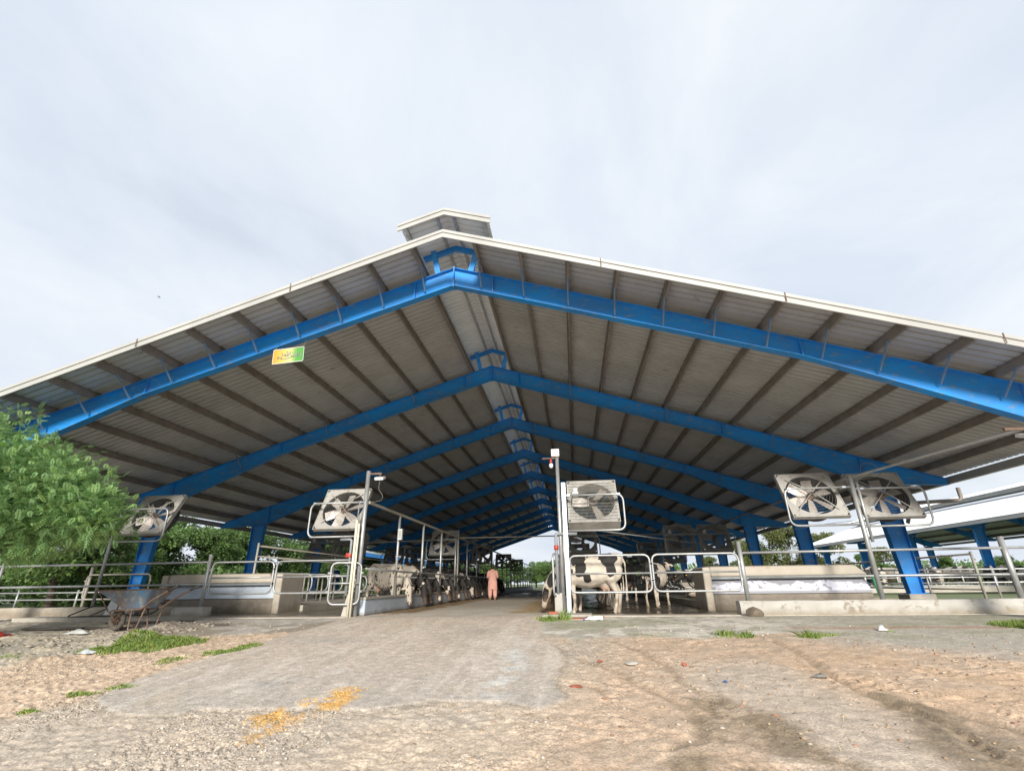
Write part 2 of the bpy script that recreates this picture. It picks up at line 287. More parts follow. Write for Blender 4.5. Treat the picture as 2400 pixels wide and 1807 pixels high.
def ground_fields(x, y):
    wx = x+(fbm(x, y, 1.6, 4, 3)-.5)*.5+(fbm(x, y, 9, 3, 5)-.5)*.12; wy = y+(fbm(x, y, 1.6, 4, 8)-.5)*.5+(fbm(x, y, 9, 3, 6)-.5)*.12
    rx = x+(fbm(x, y, 5, 4, 21)-.5)*.14; ry = y+(fbm(x, y, 5, 4, 22)-.5)*.2
    road = sst(-.02, .03, sdf(ROAD, rx, ry)); near = sst(5.0, 9.0, y)
    tan = sst(-.3, .25, sdf(TAN, wx, wy)); sand = sst(-.3, .3, sdf(SAND, wx, wy)); apl = sst(-.05, .1, sdf(APL, rx, ry)); apr = sst(-.1, .12, sdf(APR, rx, ry))
    grey1 = sst(-.4, .4, sdf(GREY1, wx, wy)); gs = sst(-.5, .3, sdf(GSLAB, wx, wy)); wet = np.maximum.reduce([sst(-.16, .12, sdf(w, wx, wy)) for w in (WET1, WET2, WET3)])*(.45+.55*sst(.3, .5, fbm(x*1.5, y*.6, 1.5, 3, 66)))
    feed = sst(-.05, .2, sdf(FEED, wx, wy))
    right = sst(-.9, .3, wx+(5.4-wy)*.25); n1 = fbm(x, y, .7, 4, 31); n2 = fbm(x, y, 4, 4, 33); n3 = fbm(x, y, 17, 3, 35)
    c = lambda *a: np.array(a)[None, :]
    def mixc(A, B, t): return A*(1-t[:, None])+B*t[:, None]
    k = x.shape[0]
    col = np.repeat(c(.57, .46, .35), k, 0)                                  # gravelly grey brown
    col = mixc(col, c(.50, .42, .335), sst(.42, .62, n1)*(1-right))
    col = mixc(col, c(.58, .42, .295), right*.92)                         # brown dirt right
    col = mixc(col, c(.47, .365, .27), right*sst(.45, .65, n2)*.7)
    far_r = sst(1.8, 4, x)*sst(5.2, 7, y); col = mixc(col, c(.58, .40, .255), far_r*sst(.40, .6, n1)*.85)
    col = mixc(col, c(.44, .395, .33), sand); col = mixc(col, c(.52, .45, .35), sand*sst(.5, .62, n2))
    col = mixc(col, c(.30, .295, .225), sand*sst(.55, .7, n1)*.8)
    col = mixc(col, c(.57, .42, .295), tan*.9); col = mixc(col, c(.66, .53, .40), tan*sst(.55, .7, n3)*.5)
    col = mixc(col, c(.49, .43, .365), grey1*.8); col = mixc(col, c(.52, .435, .35), gs*.85)
    col = mixc(col, c(.46, .42, .37), apl); col = mixc(col, c(.66, .6, .52), apl*sst(.55, .66, n2)*.6); col = mixc(col, c(.33, .28, .22), apl*sst(.56, .7, n1))
    ar = np.where(x < 4, 1.0, .0); ar = 1-sst(3, 5.5, x)
    col = mixc(col, c(.46, .42, .35), apr); col = mixc(col, c(.72, .665, .575), apr*ar*sst(.40, .60, n2)*.8); col = mixc(col, c(.34, .33, .22), apr*sst(.55, .68, fbm(x*.35, y, 2, 4, 44))*.75)
    # road: grey brown asphalt and concrete, lighter worn streaks
    rc = mixc(np.repeat(c(.61, .505, .415), k, 0), c(.53, .45, .37), sst(.42, .62, n2)); rc = mixc(rc, c(.45, .405, .35), (1-near)*.8)
    rc = mixc(rc, c(.68, .61, .53), sst(.60, .75, fbm(x*.8, y*.5, 3, 5, 52))*.6); rc = mixc(rc, c(.58, .47, .35), sst(.55, .75, fbm(x, y, .9, 3, 55))*.5)
    rc = mixc(rc, c(.26, .25, .24), np.exp(-(((x+3.85)/.22)**2+((y-6.65)/.2)**2))*.7); rc = mixc(rc, c(.3, .27, .24), np.exp(-(((x+1.9)/.25)**2+((y-10.6)/.4)**2))*.6)
    rc = mixc(rc, c(.42, .40, .37), np.exp(-(((x+4.5)/.7)**2+((y-9.6)/.25)**2))*.6)
    stk = fbm(x*5, y*.45, 1.3, 4, 58); rc = mixc(rc, c(.70, .62, .54), sst(.54, .72, stk)*.4); rc = mixc(rc, c(.45, .385, .32), sst(.50, .34, stk)*.28)
    rc = mixc(rc, c(.66, .64, .60), np.exp(-(((x+.95+.05*np.sin(y*3))/.22)**2+((y-7.6)/1.6)**4))*sst(.42, .6, n2)*.8)
    col = mixc(col, rc, road); ed = sdf(ROAD, rx, ry); col = mixc(col, c(.28, .24, .19), np.exp(-((ed+.03)/.035)**2)*sst(.42, .55, fbm(x, y, 2.1, 3, 59))*(y < 9)*.75)  # dark patchy rim outside the road edge: shade of the lip painted into the colour
    rough_ = sst(.40, .62, fbm(x*.7, y, 1.3, 3, 88))*(1-gs)*(1-grey1)
    ruts = np.zeros(k); rh = np.zeros(k)
    for pl, w, dp in RUTS:
        d = rutd(wx*.5+x*.5, wy*.5+y*.5, pl); ruts = np.maximum(ruts, np.exp(-(d/w)**2)); rh += -dp*np.exp(-(d/w)**2)+dp*.5*np.exp(-((d-w*1.9)/(w*.6))**2)
    col = mixc(col, c(.31, .225, .15), ruts*(1-road)*.6)
    col = mixc(col, c(.27, .205, .135), wet*.82*(1-road))
    col = mixc(col, c(.62, .36, .10), feed*sst(.38, .5, fbm(x, y, 7, 4, 61))*.95)
    edge = np.abs(y-10.9); col = mixc(col, c(.42, .2, .11), np.exp(-((y-10.95-(n1-.5)*.5)/.09)**2)*sst(3.6, 4.6, x)*.7)
    col = 1.03*col*(.84+.32*n3[:, None])*(.93+.14*n2[:, None])
    grav = (1-road)*(.1+.75*sst(.46, .60, fbm(x, y, 1.1, 3, 91)))*(1-right*.75)*(1-sand*.7)*(1-tan*.4)*(1-apl)*(1-apr)*(1-grey1)
    h = gbase(y)+road*.018+(1-road)*(1-apl)*(1-apr)*((n2-.5)*.04+(n3-.5)*.034*(1-right*(1-rough_)*.85))+sand*(.16*sst(.5, .75, n1)+.07*(n2-.5))*sst(12.6, 11, y)
    h += rh*(1-road)*(1-apr)+tan*(n3-.5)*.03+road*(n2-.5)*.008+grav*(fbm(x, y, 28, 2, 71)-.5)*.02
    h += right*rough_*(1-road)*(1-apr)*(fbm(x*.6, y*1.5, 9, 3, 81)-.5)*.05
    h -= .03*np.exp(-(((x-3.08)/.22)**2+((y-6.2)/.4)**2))
    for pl, w in TREADS:
        P = [np.array(q) for q in pl]; s0 = 0.0
        for a, b in zip(P[:-1], P[1:]):
            e = b-a; l = np.hypot(*e); t = ((x-a[0])*e[0]+(y-a[1])*e[1])/(l*l); ins = (t >= 0) & (t < 1); dd_ = ((x-a[0])*e[1]-(y-a[1])*e[0])/l; s_ = s0+t*l
            mk = ins*sst(w, w*.8, np.abs(dd_))*(1-road)*sst(.38, .55, fbm(x, y, 2.2, 2, 77)); h += mk*(.011*np.sin((s_+np.abs(dd_)*.6)*2*PI/.085)-.010); s0 += l
    h = np.where(y > 13.0, h-.03*sst(13.0, 13.25, y), h)
    return h, col, grav, np.clip(wet*(1-road)+.0, 0, 1)
def gh(x, y):
    h, _, _, _ = ground_fields(np.array([float(x)]), np.array([float(y)])); return float(h[0])
def ground_mat():
    mt = bpy.data.materials.new('soil'); mt.use_nodes = True; t = mt.node_tree; N = t.nodes; L = t.links; b = N['Principled BSDF']
    a = N.new('ShaderNodeAttribute'); a.attribute_name = 'Col'; co = N.new('ShaderNodeTexCoord')
    def noise(s, d=5, rg=.65): n = N.new('ShaderNodeTexNoise'); n.inputs['Scale'].default_value = s; n.inputs['Detail'].default_value = d; n.inputs['Roughness'].default_value = rg; L.new(co.outputs['Object'], n.inputs['Vector']); return n
    def mr(src, a_, b_, c_, d_): r = N.new('ShaderNodeMapRange'); [setattr(r.inputs[i+1], 'default_value', v) for i, v in enumerate((a_, b_, c_, d_))]; L.new(src, r.inputs[0]); return r.outputs[0]
    def mul(u, v): q = N.new('ShaderNodeMath'); q.operation = 'MULTIPLY'; L.new(u, q.inputs[0]); L.new(v, q.inputs[1]); return q.outputs[0]
    f1 = noise(45); f2 = noise(9, 6)
    vo = N.new('ShaderNodeTexVoronoi'); vo.inputs['Scale'].default_value = 34; L.new(co.outputs['Object'], vo.inputs['Vector'])
    vcol = N.new('ShaderNodeSeparateColor'); L.new(vo.outputs['Color'], vcol.inputs[0])
    k1 = mr(f1.outputs['Fac'], .3, .72, .62, 1.34); k2 = mr(f2.outputs['Fac'], .3, .7, .76, 1.2); kv = mr(vcol.outputs[0], 0, 1, .82, 1.2)
    one = N.new('ShaderNodeMix'); one.data_type = 'FLOAT'; one.inputs[2].default_value = 1.0; L.new(a.outputs['Alpha'], one.inputs[0]); L.new(kv, one.inputs[3])
    s = N.new('ShaderNodeVectorMath'); s.operation = 'SCALE'; L.new(a.outputs['Color'], s.inputs[0]); L.new(mul(mul(k1, k2), one.outputs[0]), s.inputs['Scale'])
    # pale specks and straw
    f3 = noise(120, 2, .5); sp = mr(f3.outputs['Fac'], .70, .73, 0, .6)
    mx = N.new('ShaderNodeMix'); mx.data_type = 'RGBA'; L.new(sp, mx.inputs['Factor']); L.new(s.outputs[0], mx.inputs['A']); mx.inputs['B'].default_value = (.62, .55, .44, 1)
    L.new(mx.outputs['Result'], b.inputs['Base Color'])
    w = N.new('ShaderNodeAttribute'); w.attribute_name = 'Wet'; L.new(mr(w.outputs['Fac'], 0, 1, .95, .45), b.inputs['Roughness'])
    bm = N.new('ShaderNodeBump'); bm.inputs['Strength'].default_value = .5; bm.inputs['Distance'].default_value = .02
    ad = N.new('ShaderNodeMath'); L.new(f1.outputs['Fac'], ad.inputs[0])
    vd = N.new('ShaderNodeMath'); vd.operation = 'MULTIPLY'; L.new(mr(vo.outputs['Distance'], 0, .6, 1, 0), vd.inputs[0]); L.new(a.outputs['Alpha'], vd.inputs[1]); L.new(vd.outputs[0], ad.inputs[1])
    L.new(ad.outputs[0], bm.inputs['Height']); L.new(bm.outputs[0], b.inputs['Normal']); return mt
SOIL = ground_mat()
def sheet(name, X, Y, dz=0.0):
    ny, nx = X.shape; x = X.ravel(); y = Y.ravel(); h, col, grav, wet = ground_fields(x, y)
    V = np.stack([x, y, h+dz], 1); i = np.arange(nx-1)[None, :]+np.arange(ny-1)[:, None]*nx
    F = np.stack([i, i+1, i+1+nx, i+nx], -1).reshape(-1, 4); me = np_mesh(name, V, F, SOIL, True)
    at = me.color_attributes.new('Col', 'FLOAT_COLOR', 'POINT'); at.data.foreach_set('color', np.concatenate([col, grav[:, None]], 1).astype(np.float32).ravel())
    w = me.attributes.new('Wet', 'FLOAT', 'POINT'); w.data.foreach_set('value', wet.astype(np.float32))
    return tag(inst(name, me), kind='structure')
us = np.linspace(-1.32, 1.1, 620); ys = np.geomspace(3.2, 13.25, 330)
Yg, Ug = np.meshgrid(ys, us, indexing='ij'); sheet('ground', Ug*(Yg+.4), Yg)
gx = np.concatenate([-np.geomspace(700, 17, 26), np.linspace(-16, 16, 40), np.geomspace(17, 700, 26)]); gy = np.concatenate([-np.geomspace(300, 6, 14), np.linspace(-5, 14, 36), np.geomspace(15, 900, 34)])
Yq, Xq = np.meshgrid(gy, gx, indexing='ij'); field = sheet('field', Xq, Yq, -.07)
# far fields are grassy
me = field.data; at = me.color_attributes['Col']; a = np.zeros(len(me.vertices)*4, np.float32); at.data.foreach_get('color', a); a = a.reshape(-1, 4)
far = sst(15.5, 19, np.maximum(np.abs(Xq.ravel()+2.6), Yq.ravel()-60)); gcol = np.array([.15, .18, .08]); a[:, :3] = a[:, :3]*(1-far[:, None])+gcol*far[:, None]; a[:, 3] *= (1-far); at.data.foreach_set('color', a.ravel())

# ------------------------------------------------------------------ barn floor
def floor_mat():
    mt = bpy.data.materials.new('barn_concrete'); mt.use_nodes = True; t = mt.node_tree; N = t.nodes; L = t.links; b = N['Principled BSDF']; co = N.new('ShaderNodeTexCoord')
    sx = N.new('ShaderNodeSeparateXYZ'); L.new(co.outputs['Object'], sx.inputs[0])
    def noise(s, d=6, st=(1, 1, 1)):
        mp = N.new('ShaderNodeMapping'); mp.inputs['Scale'].default_value = st; L.new(co.outputs['Object'], mp.inputs[0]); n = N.new('ShaderNodeTexNoise'); n.inputs['Scale'].default_value = s; n.inputs['Detail'].default_value = d; n.inputs['Roughness'].default_value = .62; L.new(mp.outputs[0], n.inputs['Vector']); return n.outputs['Fac']
    def mr(src, a_, b_, c_, d_): r = N.new('ShaderNodeMapRange'); r.interpolation_type = 'SMOOTHSTEP'; [setattr(r.inputs[i+1], 'default_value', v) for i, v in enumerate((a_, b_, c_, d_))]; L.new(src, r.inputs[0]); return r.outputs[0]
    def op(o, u, v):
        q = N.new('ShaderNodeMath'); q.operation = o
        for i, w in enumerate((u, v)):
            if isinstance(w, (int, float)): q.inputs[i].default_value = w
            else: L.new(w, q.inputs[i])
        return q.outputs[0]
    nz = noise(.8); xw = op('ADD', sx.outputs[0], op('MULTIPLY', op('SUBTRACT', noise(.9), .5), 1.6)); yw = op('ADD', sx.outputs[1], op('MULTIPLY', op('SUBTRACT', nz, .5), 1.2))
    right = mr(xw, -.5, .2, 0, 1); left = mr(xw, -5.7, -5.9, 0, 1); back = mr(yw, 13.55, 13.9, 0, 1)
    wet = op('MULTIPLY', op('MAXIMUM', right, op('MULTIPLY', left, .75)), back)
    alley = op('MULTIPLY', mr(yw, 24, 34, 0, 1), mr(noise(.35, 5, (1, .25, 1)), .42, .58, 0, 1))
    wet2 = op('MAXIMUM', wet, op('MULTIPLY', alley, .8))
    def mx(f, A, B):
        m_ = N.new('ShaderNodeMix'); m_.data_type = 'RGBA'; L.new(f, m_.inputs['Factor'])
        for k, v in (('A', A), ('B', B)):
            if isinstance(v, tuple): m_.inputs[k].default_value = (*v, 1)
            else: L.new(v, m_.inputs[k])
        return m_.outputs['Result']
    c = mx(mr(noise(1.3), .4, .65, 0, 1), (.58, .52, .44), (.46, .40, .33)); c = mx(mr(noise(11), .45, .7, 0, .6), c, (.34, .29, .23))
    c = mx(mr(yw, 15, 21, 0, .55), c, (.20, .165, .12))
    # trodden feed along the left barrier
    fe = op('MULTIPLY', mr(xw, -4.4, -4.9, 0, 1), mr(xw, -5.9, -5.6, 0, 1)); fe = op('MULTIPLY', fe, mr(yw, 14.4, 15.5, 0, 1)); c = mx(op('MULTIPLY', fe, mr(noise(6), .3, .5, 0, 1)), c, (.17, .10, .035))
    fr = op('MULTIPLY', mr(xw, -2.2, -1.4, 0, 1), mr(xw, -.2, -.5, 0, 1)); fr = op('MULTIPLY', fr, mr(yw, 14.2, 15.2, 0, 1)); c = mx(op('MULTIPLY', fr, mr(noise(4), .3, .55, 0, .9)), c, (.33, .20, .06))
    c = mx(wet2, c, mx(mr(noise(2.3), .4, .62, 0, 1), (.065, .05, .035), (.13, .105, .075)))
    L.new(c, b.inputs['Base Color']); rg = mr(op('MULTIPLY', wet2, mr(noise(1.1), .38, .6, .35, 1)), 0, 1, .9, .13); L.new(rg, b.inputs['Roughness'])
    bm = N.new('ShaderNodeBump'); bm.inputs['Strength'].default_value = .3; bm.inputs['Distance'].default_value = .01; L.new(noise(30, 4), bm.inputs['Height']); L.new(bm.outputs[0], b.inputs['Normal']); return mt
FLOORM = floor_mat()
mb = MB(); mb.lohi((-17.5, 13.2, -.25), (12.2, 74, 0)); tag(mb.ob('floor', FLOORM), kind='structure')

# ------------------------------------------------------------------ barns
RS = .3335
def ribbed(L, W, th=.055, flip=1, rib=.2, z0=0.0):
    """a roofing sheet with raised ribs; x from 0 to L downslope, y from 0 to W"""
    ys_ = []; k = int(round(W/rib))
    for i in range(k): y = i*rib; ys_ += [(y, 0), (y+rib*.74, 0), (y+rib*.82, th), (y+rib*.92, th), (y+rib, 0)] if i == k-1 else [(y, 0), (y+rib*.74, 0), (y+rib*.82, th), (y+rib*.92, th)]
    s = MB(); vs = []; n = len(ys_)
    for dz in (0, .004):
        for x in (0, L):
            for y, z in ys_: vs.append((flip*x, y, z-x*RS+z0+dz))
    fs = [(i, i+1, n+i+1, n+i) for i in range(n-1)]+[(2*n+i, 3*n+i, 3*n+i+1, 2*n+i+1) for i in range(n-1)]
    return s.add(vs, fs)
def rafter(s, xc, za, sgn, prof, yc=0, fwid=.2, web=.014, ft=.014):
    """I section: prof = [(distance from ridge, depth)], top line za - RS*d"""
    for (d0, h0), (d1, h1) in zip(prof[:-1], prof[1:]):
        t0, t1 = za-RS*d0, za-RS*d1; x0, x1 = xc+sgn*d0, xc+sgn*d1
        s.hexa([(x0, yc-web/2, t0-h0), (x0, yc-web/2, t0-ft), (x0, yc+web/2, t0-h0), (x0, yc+web/2, t0-ft), (x1, yc-web/2, t1-h1), (x1, yc-web/2, t1-ft), (x1, yc+web/2, t1-h1), (x1, yc+web/2, t1-ft)])
        for a0, a1 in ((t0, t1), (t0-h0+ft*.5, t1-h1+ft*.5)):
            s.hexa([(x0, yc-fwid/2, a0-ft), (x0, yc-fwid/2, a0), (x0, yc+fwid/2, a0-ft), (x0, yc+fwid/2, a0), (x1, yc-fwid/2, a1-ft), (x1, yc-fwid/2, a1), (x1, yc+fwid/2, a1-ft), (x1, yc+fwid/2, a1)])
def barn(root, xc, za, hc, he, frames, y0, y1, purl, sheetmat, roofcol, colw=(.37, .62), apexd=.53, kneed=.80, plinth=.35, detail=True, pw=.06):
    spl = hc*.634; prof = [(0, apexd), (spl, .42), (hc-.35, kneed), (he*.0+hc+.3, kneed*.75), (he-.15, .17)]
    # ---- one portal frame, its mesh shared
    s = MB()
    for g in (-1, 1): rafter(s, 0, 0, g, prof)
    for g in (-1, 1):
        for d, hh in ((spl, .42), (hc-.55, .80), (1.0, .5)): s.box((g*d, 0, -RS*d-hh/2), (.02, .19, hh-.02))
    s.box((0, 0, -apexd/2), (.03, .2, apexd+.08))
    fr_me = s.mesh('portal_frame', MT['blue'])
    cols = []
    for g in (-1, 1):
        s = MB(); zt = -RS*hc-kneed*.95+.05; base = -(za-plinth); h = zt-base; a, b = colw[0]/2, colw[1]/2
        xo = hc+.17    # outer face plumb
        for (xx0, xx1) in ((xo-2*a, xo-2*b), (xo, xo)):
            s.hexa([(g*(xx0-.008), -.11, base), (g*(xx1-.008), -.11, zt), (g*(xx0-.008), .11, base), (g*(xx1-.008), .11, zt), (g*(xx0+.008), -.11, base), (g*(xx1+.008), -.11, zt), (g*(xx0+.008), .11, base), (g*(xx1+.008), .11, zt)])
        s.hexa([(g*(xo-2*a), -.007, base), (g*(xo-2*b), -.007, zt), (g*(xo-2*a), .007, base), (g*(xo-2*b), .007, zt), (g*(xo-.0), -.007, base), (g*(xo-.0), -.007, zt), (g*(xo-.0), .007, base), (g*(xo-.0), .007, zt)])
        s.box((g*(xo-a), 0, base+.012), (.5, .3, .024)); cols.append(s.mesh('column', MT['blue']))
        s2 = MB(); s2.box((g*(xo-a), 0, -(za-plinth/2)), (.7, .55, plinth)); cols.append(s2.mesh('plinth', MT['conc']))
    vs_ = MB(); vz = .72
    for g in (-1, 1):
        rafter(vs_, 0, vz, g, [(0, .13), (1.0, .13)], fwid=.09, web=.01, ft=.01)
        vs_.box((g*.50, 0, .22), (.14, .09, .80), rot=Euler((0, g*.22, 0)))
    vent_me = vs_.mesh('vent_support', MT['blue'])
    br = {}
    for g in (-1, 1):
        s = MB(); s.tube([(0, -.1, -.42), (0, -.62, .03)], .022, 5, smooth=False); br[g] = s.mesh('flange_brace', MT['brace'])
    for i, fy in enumerate(frames):
        fo = inst('portal_frame', fr_me, root, (xc, fy, za))
        for q, me_ in enumerate(cols): inst('column' if q % 2 == 0 else 'plinth', me_, fo)
        if detail or i % 2 == 0: inst('vent_support', vent_me, fo)
        if detail and i < 6:
            for g in (-1, 1):
                for d in purl[(0 if i == 0 else 2)::(1 if i == 0 else 3)]:
                    if d < hc-.6: inst('flange_brace', br[g], fo, (g*d, 0, -RS*d))
    # ---- purlins
    for g in (-1, 1):
        for d in purl:
            s = MB(); z = za-RS*d+.09; s.lohi((xc+g*d-.004, y0+.02, z-.085), (xc+g*d+.004, y1-.02, z+.08))
            s.lohi((xc+g*d-.03, y0+.02, z+.072), (xc+g*d+.03, y1-.02, z+.0805)); s.lohi((xc+g*d-.0, y0+.02, z-.092), (xc+g*d+g*.055, y1-.02, z-.0845)); s.ob('purlin', MT['purlin'], root)
    # ---- sheets
    L_ = he-.68; w = 1.0; n = int((y1-y0)/w)
    meshes = {g: ribbed(L_, w, flip=g).mesh('roof_sheet', sheetmat) for g in (-1, 1)}
    for k in range(n):
        for g in (-1, 1): inst('roof_sheet', meshes[g], root, (xc+g*.68, y0+k*w, za-RS*.68+.182))
    vm = {g: ribbed(1.09, w, flip=g).mesh('vent_sheet', MT['ventsheet']) for g in (-1, 1)}
    for k in range(n):
        for g in (-1, 1): inst('vent_sheet', vm[g], root, (xc-g*.012, y0+k*w, za+vz+.09+(.004 if g > 0 else 0)))
    for g in (-1, 1):
        for d in (.2, .95):
            s = MB(); z = za+vz-RS*d; s.lohi((xc+g*d-.03, y0+.02, z), (xc+g*d+.03, y1-.02, z+.085)); s.ob('vent_purlin', MT['galv'], root)
        # upstand along the ridge opening
        s = MB(); z = za-RS*.68+.13; s.lohi((xc+g*.665, y0+.02, z), (xc+g*.675, y1-.02, z+.09)); s.ob('upstand', MT['galv'], root)
    # ---- fascias: two folds per length so the joints show
    def trim(yy, dirn, zt, half, hh, name):
        for g in (-1, 1):
            k = max(1, int(half/3.2)); 
            for j in range(k):
                a, b = half*j/k+(.004 if j else 0), half*(j+1)/k; s = MB()
                for (lo, hi, pr) in ((-hh, -hh*.36, .03), (-hh*.36, 0, .05), (-hh*.385, -hh*.345, .054)):
                    x0, x1 = xc+g*a, xc+g*b; ya, yb = yy, yy-dirn*pr
                    s.hexa([(x0, ya, zt-RS*a+lo), (x0, ya, zt-RS*a+hi), (x0, yb, zt-RS*a+lo), (x0, yb, zt-RS*a+hi), (x1, ya, zt-RS*b+lo), (x1, ya, zt-RS*b+hi), (x1, yb, zt-RS*b+lo), (x1, yb, zt-RS*b+hi)])
                s.ob(name, roofcol, root)
                if j: s = MB(); s.box((xc+g*a, yy-dirn*.060, zt-RS*a-hh*.5), (.016, .012, hh+.004)); s.ob('joint_strip', MT['rust'], root)
    trim(y0, 1, za+.225, he+.02, .205, 'fascia'); trim(y1, -1, za+.225, he+.02, .205, 'fascia'); trim(y0, 1, za+vz+.15, 1.12, .19, 'vent_fascia')
    for g in (-1, 1):
        s = MB(); x = xc+g*(he+.05); z = za-RS*he
        s.lohi((x-.07, y0, z-.06), (x+.07, y1, z+.14)); s.ob('gutter', MT['white'], root)
PURL = [.72+1.06*i for i in range(13)]
b1 = empty('dairy_barn', (0, 0, 0), 0, 'huge open-sided cattle barn with bright blue steel frames and a ridge vent', 'barn')
D = 6.1; XC = -2.62; ZA = 8.26; F0 = 10.246
FR = [F0+D*i for i in range(11)]
barn(b1, XC, ZA, 12.3, 14.25, FR, 9.01, 73.01, [p for p in PURL if p < 14.3], MT['under'], MT['white'])
s = MB(); s.tube(fillet([(11.75, 16.4, 3.3), (11.75, 16.4, 2.93), (10.3, 16.4, 2.88), (10.05, 16.4, 2.3)], .12), .055, 8); s.ob('downpipe', MT['purlin'], b1)
b2 = empty('second_barn', (0, 0, 0), 0, 'white roofed open barn with blue columns beyond the right fence', 'barn')
barn(b2, 32.3, 6.2, 5.3, 6.6, [23, 30.2, 37.4, 44.6, 51.8, 59], 20, 61, [.72+1.3*i for i in range(5)], MT['wroof'], MT['white'], (.42, .62), .45, .6, .3, False)
b3 = empty('blue_shed', (0, 0, 0), 0, 'low shed with a blue eave beam seen past the left side of the big barn', 'shed')
s = MB(); s.lohi((-23.1, 52, 3.75), (-22.9, 92, 4.15)); s.ob('eave_beam', MT['blue'], b3)
s = MB(); s.add([(-23.2, 52, 4.2), (-23.2, 92, 4.2), (-30, 92, 6), (-30, 52, 6), (-23.2, 52, 4.25), (-23.2, 92, 4.25), (-30, 92, 6.05), (-30, 52, 6.05)], [(0, 1, 2, 3), (7, 6, 5, 4), (0, 4, 5, 1), (3, 2, 6, 7), (0, 3, 7, 4), (1, 5, 6, 2)]); s.ob('roof', MT['white'], b3)
for k in range(6): s = MB(); s.lohi((-23.15, 53+k*7.5, 0), (-22.85, 53.3+k*7.5, 3.75)); s.ob('column', MT['blue'], b3)

# ------------------------------------------------------------------ hanging sign with its lettering
def sign_mat():
    mt = bpy.data.materials.new('sign_face'); mt.use_nodes = True; t = mt.node_tree; N = t.nodes; L = t.links; b = N['Principled BSDF']
    co = N.new('ShaderNodeTexCoord'); sx = N.new('ShaderNodeSeparateXYZ'); L.new(co.outputs['Object'], sx.inputs[0]); mr = N.new('ShaderNodeMapRange'); mr.inputs[1].default_value = -.4; mr.inputs[2].default_value = .4; L.new(sx.outputs[0], mr.inputs[0])
    r = N.new('ShaderNodeValToRGB'); e = r.color_ramp.elements; e[0].position = 0; e[0].color = (.55, .28, .03, 1); e[1].position = 1; e[1].color = (.06, .27, .05, 1)
    for p, c in ((.3, (.6, .42, .08, 1)), (.55, (.52, .52, .22, 1)), (.7, (.2, .38, .08, 1)), (.76, (.09, .31, .05, 1))): x = e.new(p); x.color = c
    L.new(mr.outputs[0], r.inputs[0]); L.new(r.outputs[0], b.inputs['Base Color']); b.inputs['Roughness'].default_value = .5; return mt
sg = empty('hanging_sign', (-6.70, F0-.13, 6.02), 0, 'orange and green sign with dark Urdu lettering hung under the front blue beam', 'sign')
sg.rotation_euler = (0, -.06, 0)
s = MB(); s.box((0, 0, 0), (.80, .02, .40)); s.ob('sign_panel', sign_mat(), sg)
s = MB()
for a, b_, c, d in ((-.4, -.2, .4, -.186), (-.4, .186, .4, .2), (-.4, -.2, -.39, .2), (.39, -.2, .4, .2)): s.lohi((a, -.016, b_), (c, -.0102, d))
s.ob('sign_border', MT['plastic'], sg)
INK = M('sign_ink', (.02, .02, .06), (.02, .02, .05), 3, .6)
def ribbon(s, pts, w, y):
    P = [Vector((p[0], 0, p[1])) for p in pts]; n = len(P)
    for i in range(n-1):
        d = (P[i+1]-P[i]).normalized(); q = Vector((-d.z, 0, d.x)); w0 = w[i] if isinstance(w, list) else w; w1 = w[i+1] if isinstance(w, list) else w
        s.add([P[i]+q*w0/2-d*.002+Vector((0, y, 0)), P[i]-q*w0/2-d*.002+Vector((0, y, 0)), P[i+1]-q*w1/2+d*.002+Vector((0, y, 0)), P[i+1]+q*w1/2+d*.002+Vector((0, y, 0))], [(0, 1, 2, 3)])
def U(x, z): return (x/300-.5)*.78, (.5-z/150)*.38
glyphs = [[(262, 62), (250, 70), (240, 82), (248, 92), (262, 88), (272, 80), (268, 70), (262, 66)], [(248, 92), (236, 96), (228, 94)],            # meem
          [(224, 36), (226, 60), (228, 92)],                                                                                          # alef
          [(216, 74), (214, 92), (204, 96), (200, 82), (198, 94), (190, 98), (184, 84), (180, 96), (160, 104), (120, 112), (90, 110), (76, 100), (76, 88)],   # sheen with its long tail
          [(92, 40), (90, 66), (86, 104)],                                                                                            # alef
          [(62, 84), (52, 80), (46, 88), (56, 94), (64, 92)], [(64, 92), (50, 102), (42, 106)],                                       # hamza
          [(168, 34), (168, 74)], [(156, 44), (156, 76), (148, 80), (142, 74)], [(142, 48), (142, 76), (132, 82), (124, 76)], [(124, 60), (112, 62), (106, 72), (114, 82), (126, 80), (124, 60)]]   # allah
for st_w, mt_, yy, nm in ((.020, MT['plastic'], -.0125, 'letter_outline'), (.0115, INK, -.0165, 'lettering')):
    s = MB()
    for g in glyphs: ribbon(s, [U(*p) for p in g], st_w, yy)
    for (dx, dz) in ((198, 62), (190, 54), (206, 54)): x, z = U(dx, dz); ribbon(s, [(x-.006, z), (x+.006, z)], st_w*.9, yy)
    x, z = U(134, 38); ribbon(s, [(x-.02, z-.004), (x-.01, z+.008), (x, z-.004), (x+.01, z+.008), (x+.02, z-.004)], st_w*.6, yy)
    s.ob(nm, mt_, sg)
for x in (-.36, .36): s = MB(); s.tube([(x, 0, .19), (x*1.0, .12, .45+(-x)*.0-(.0 if x < 0 else 0))], .005, 5); s.ob('hanger', MT['wire'], sg)

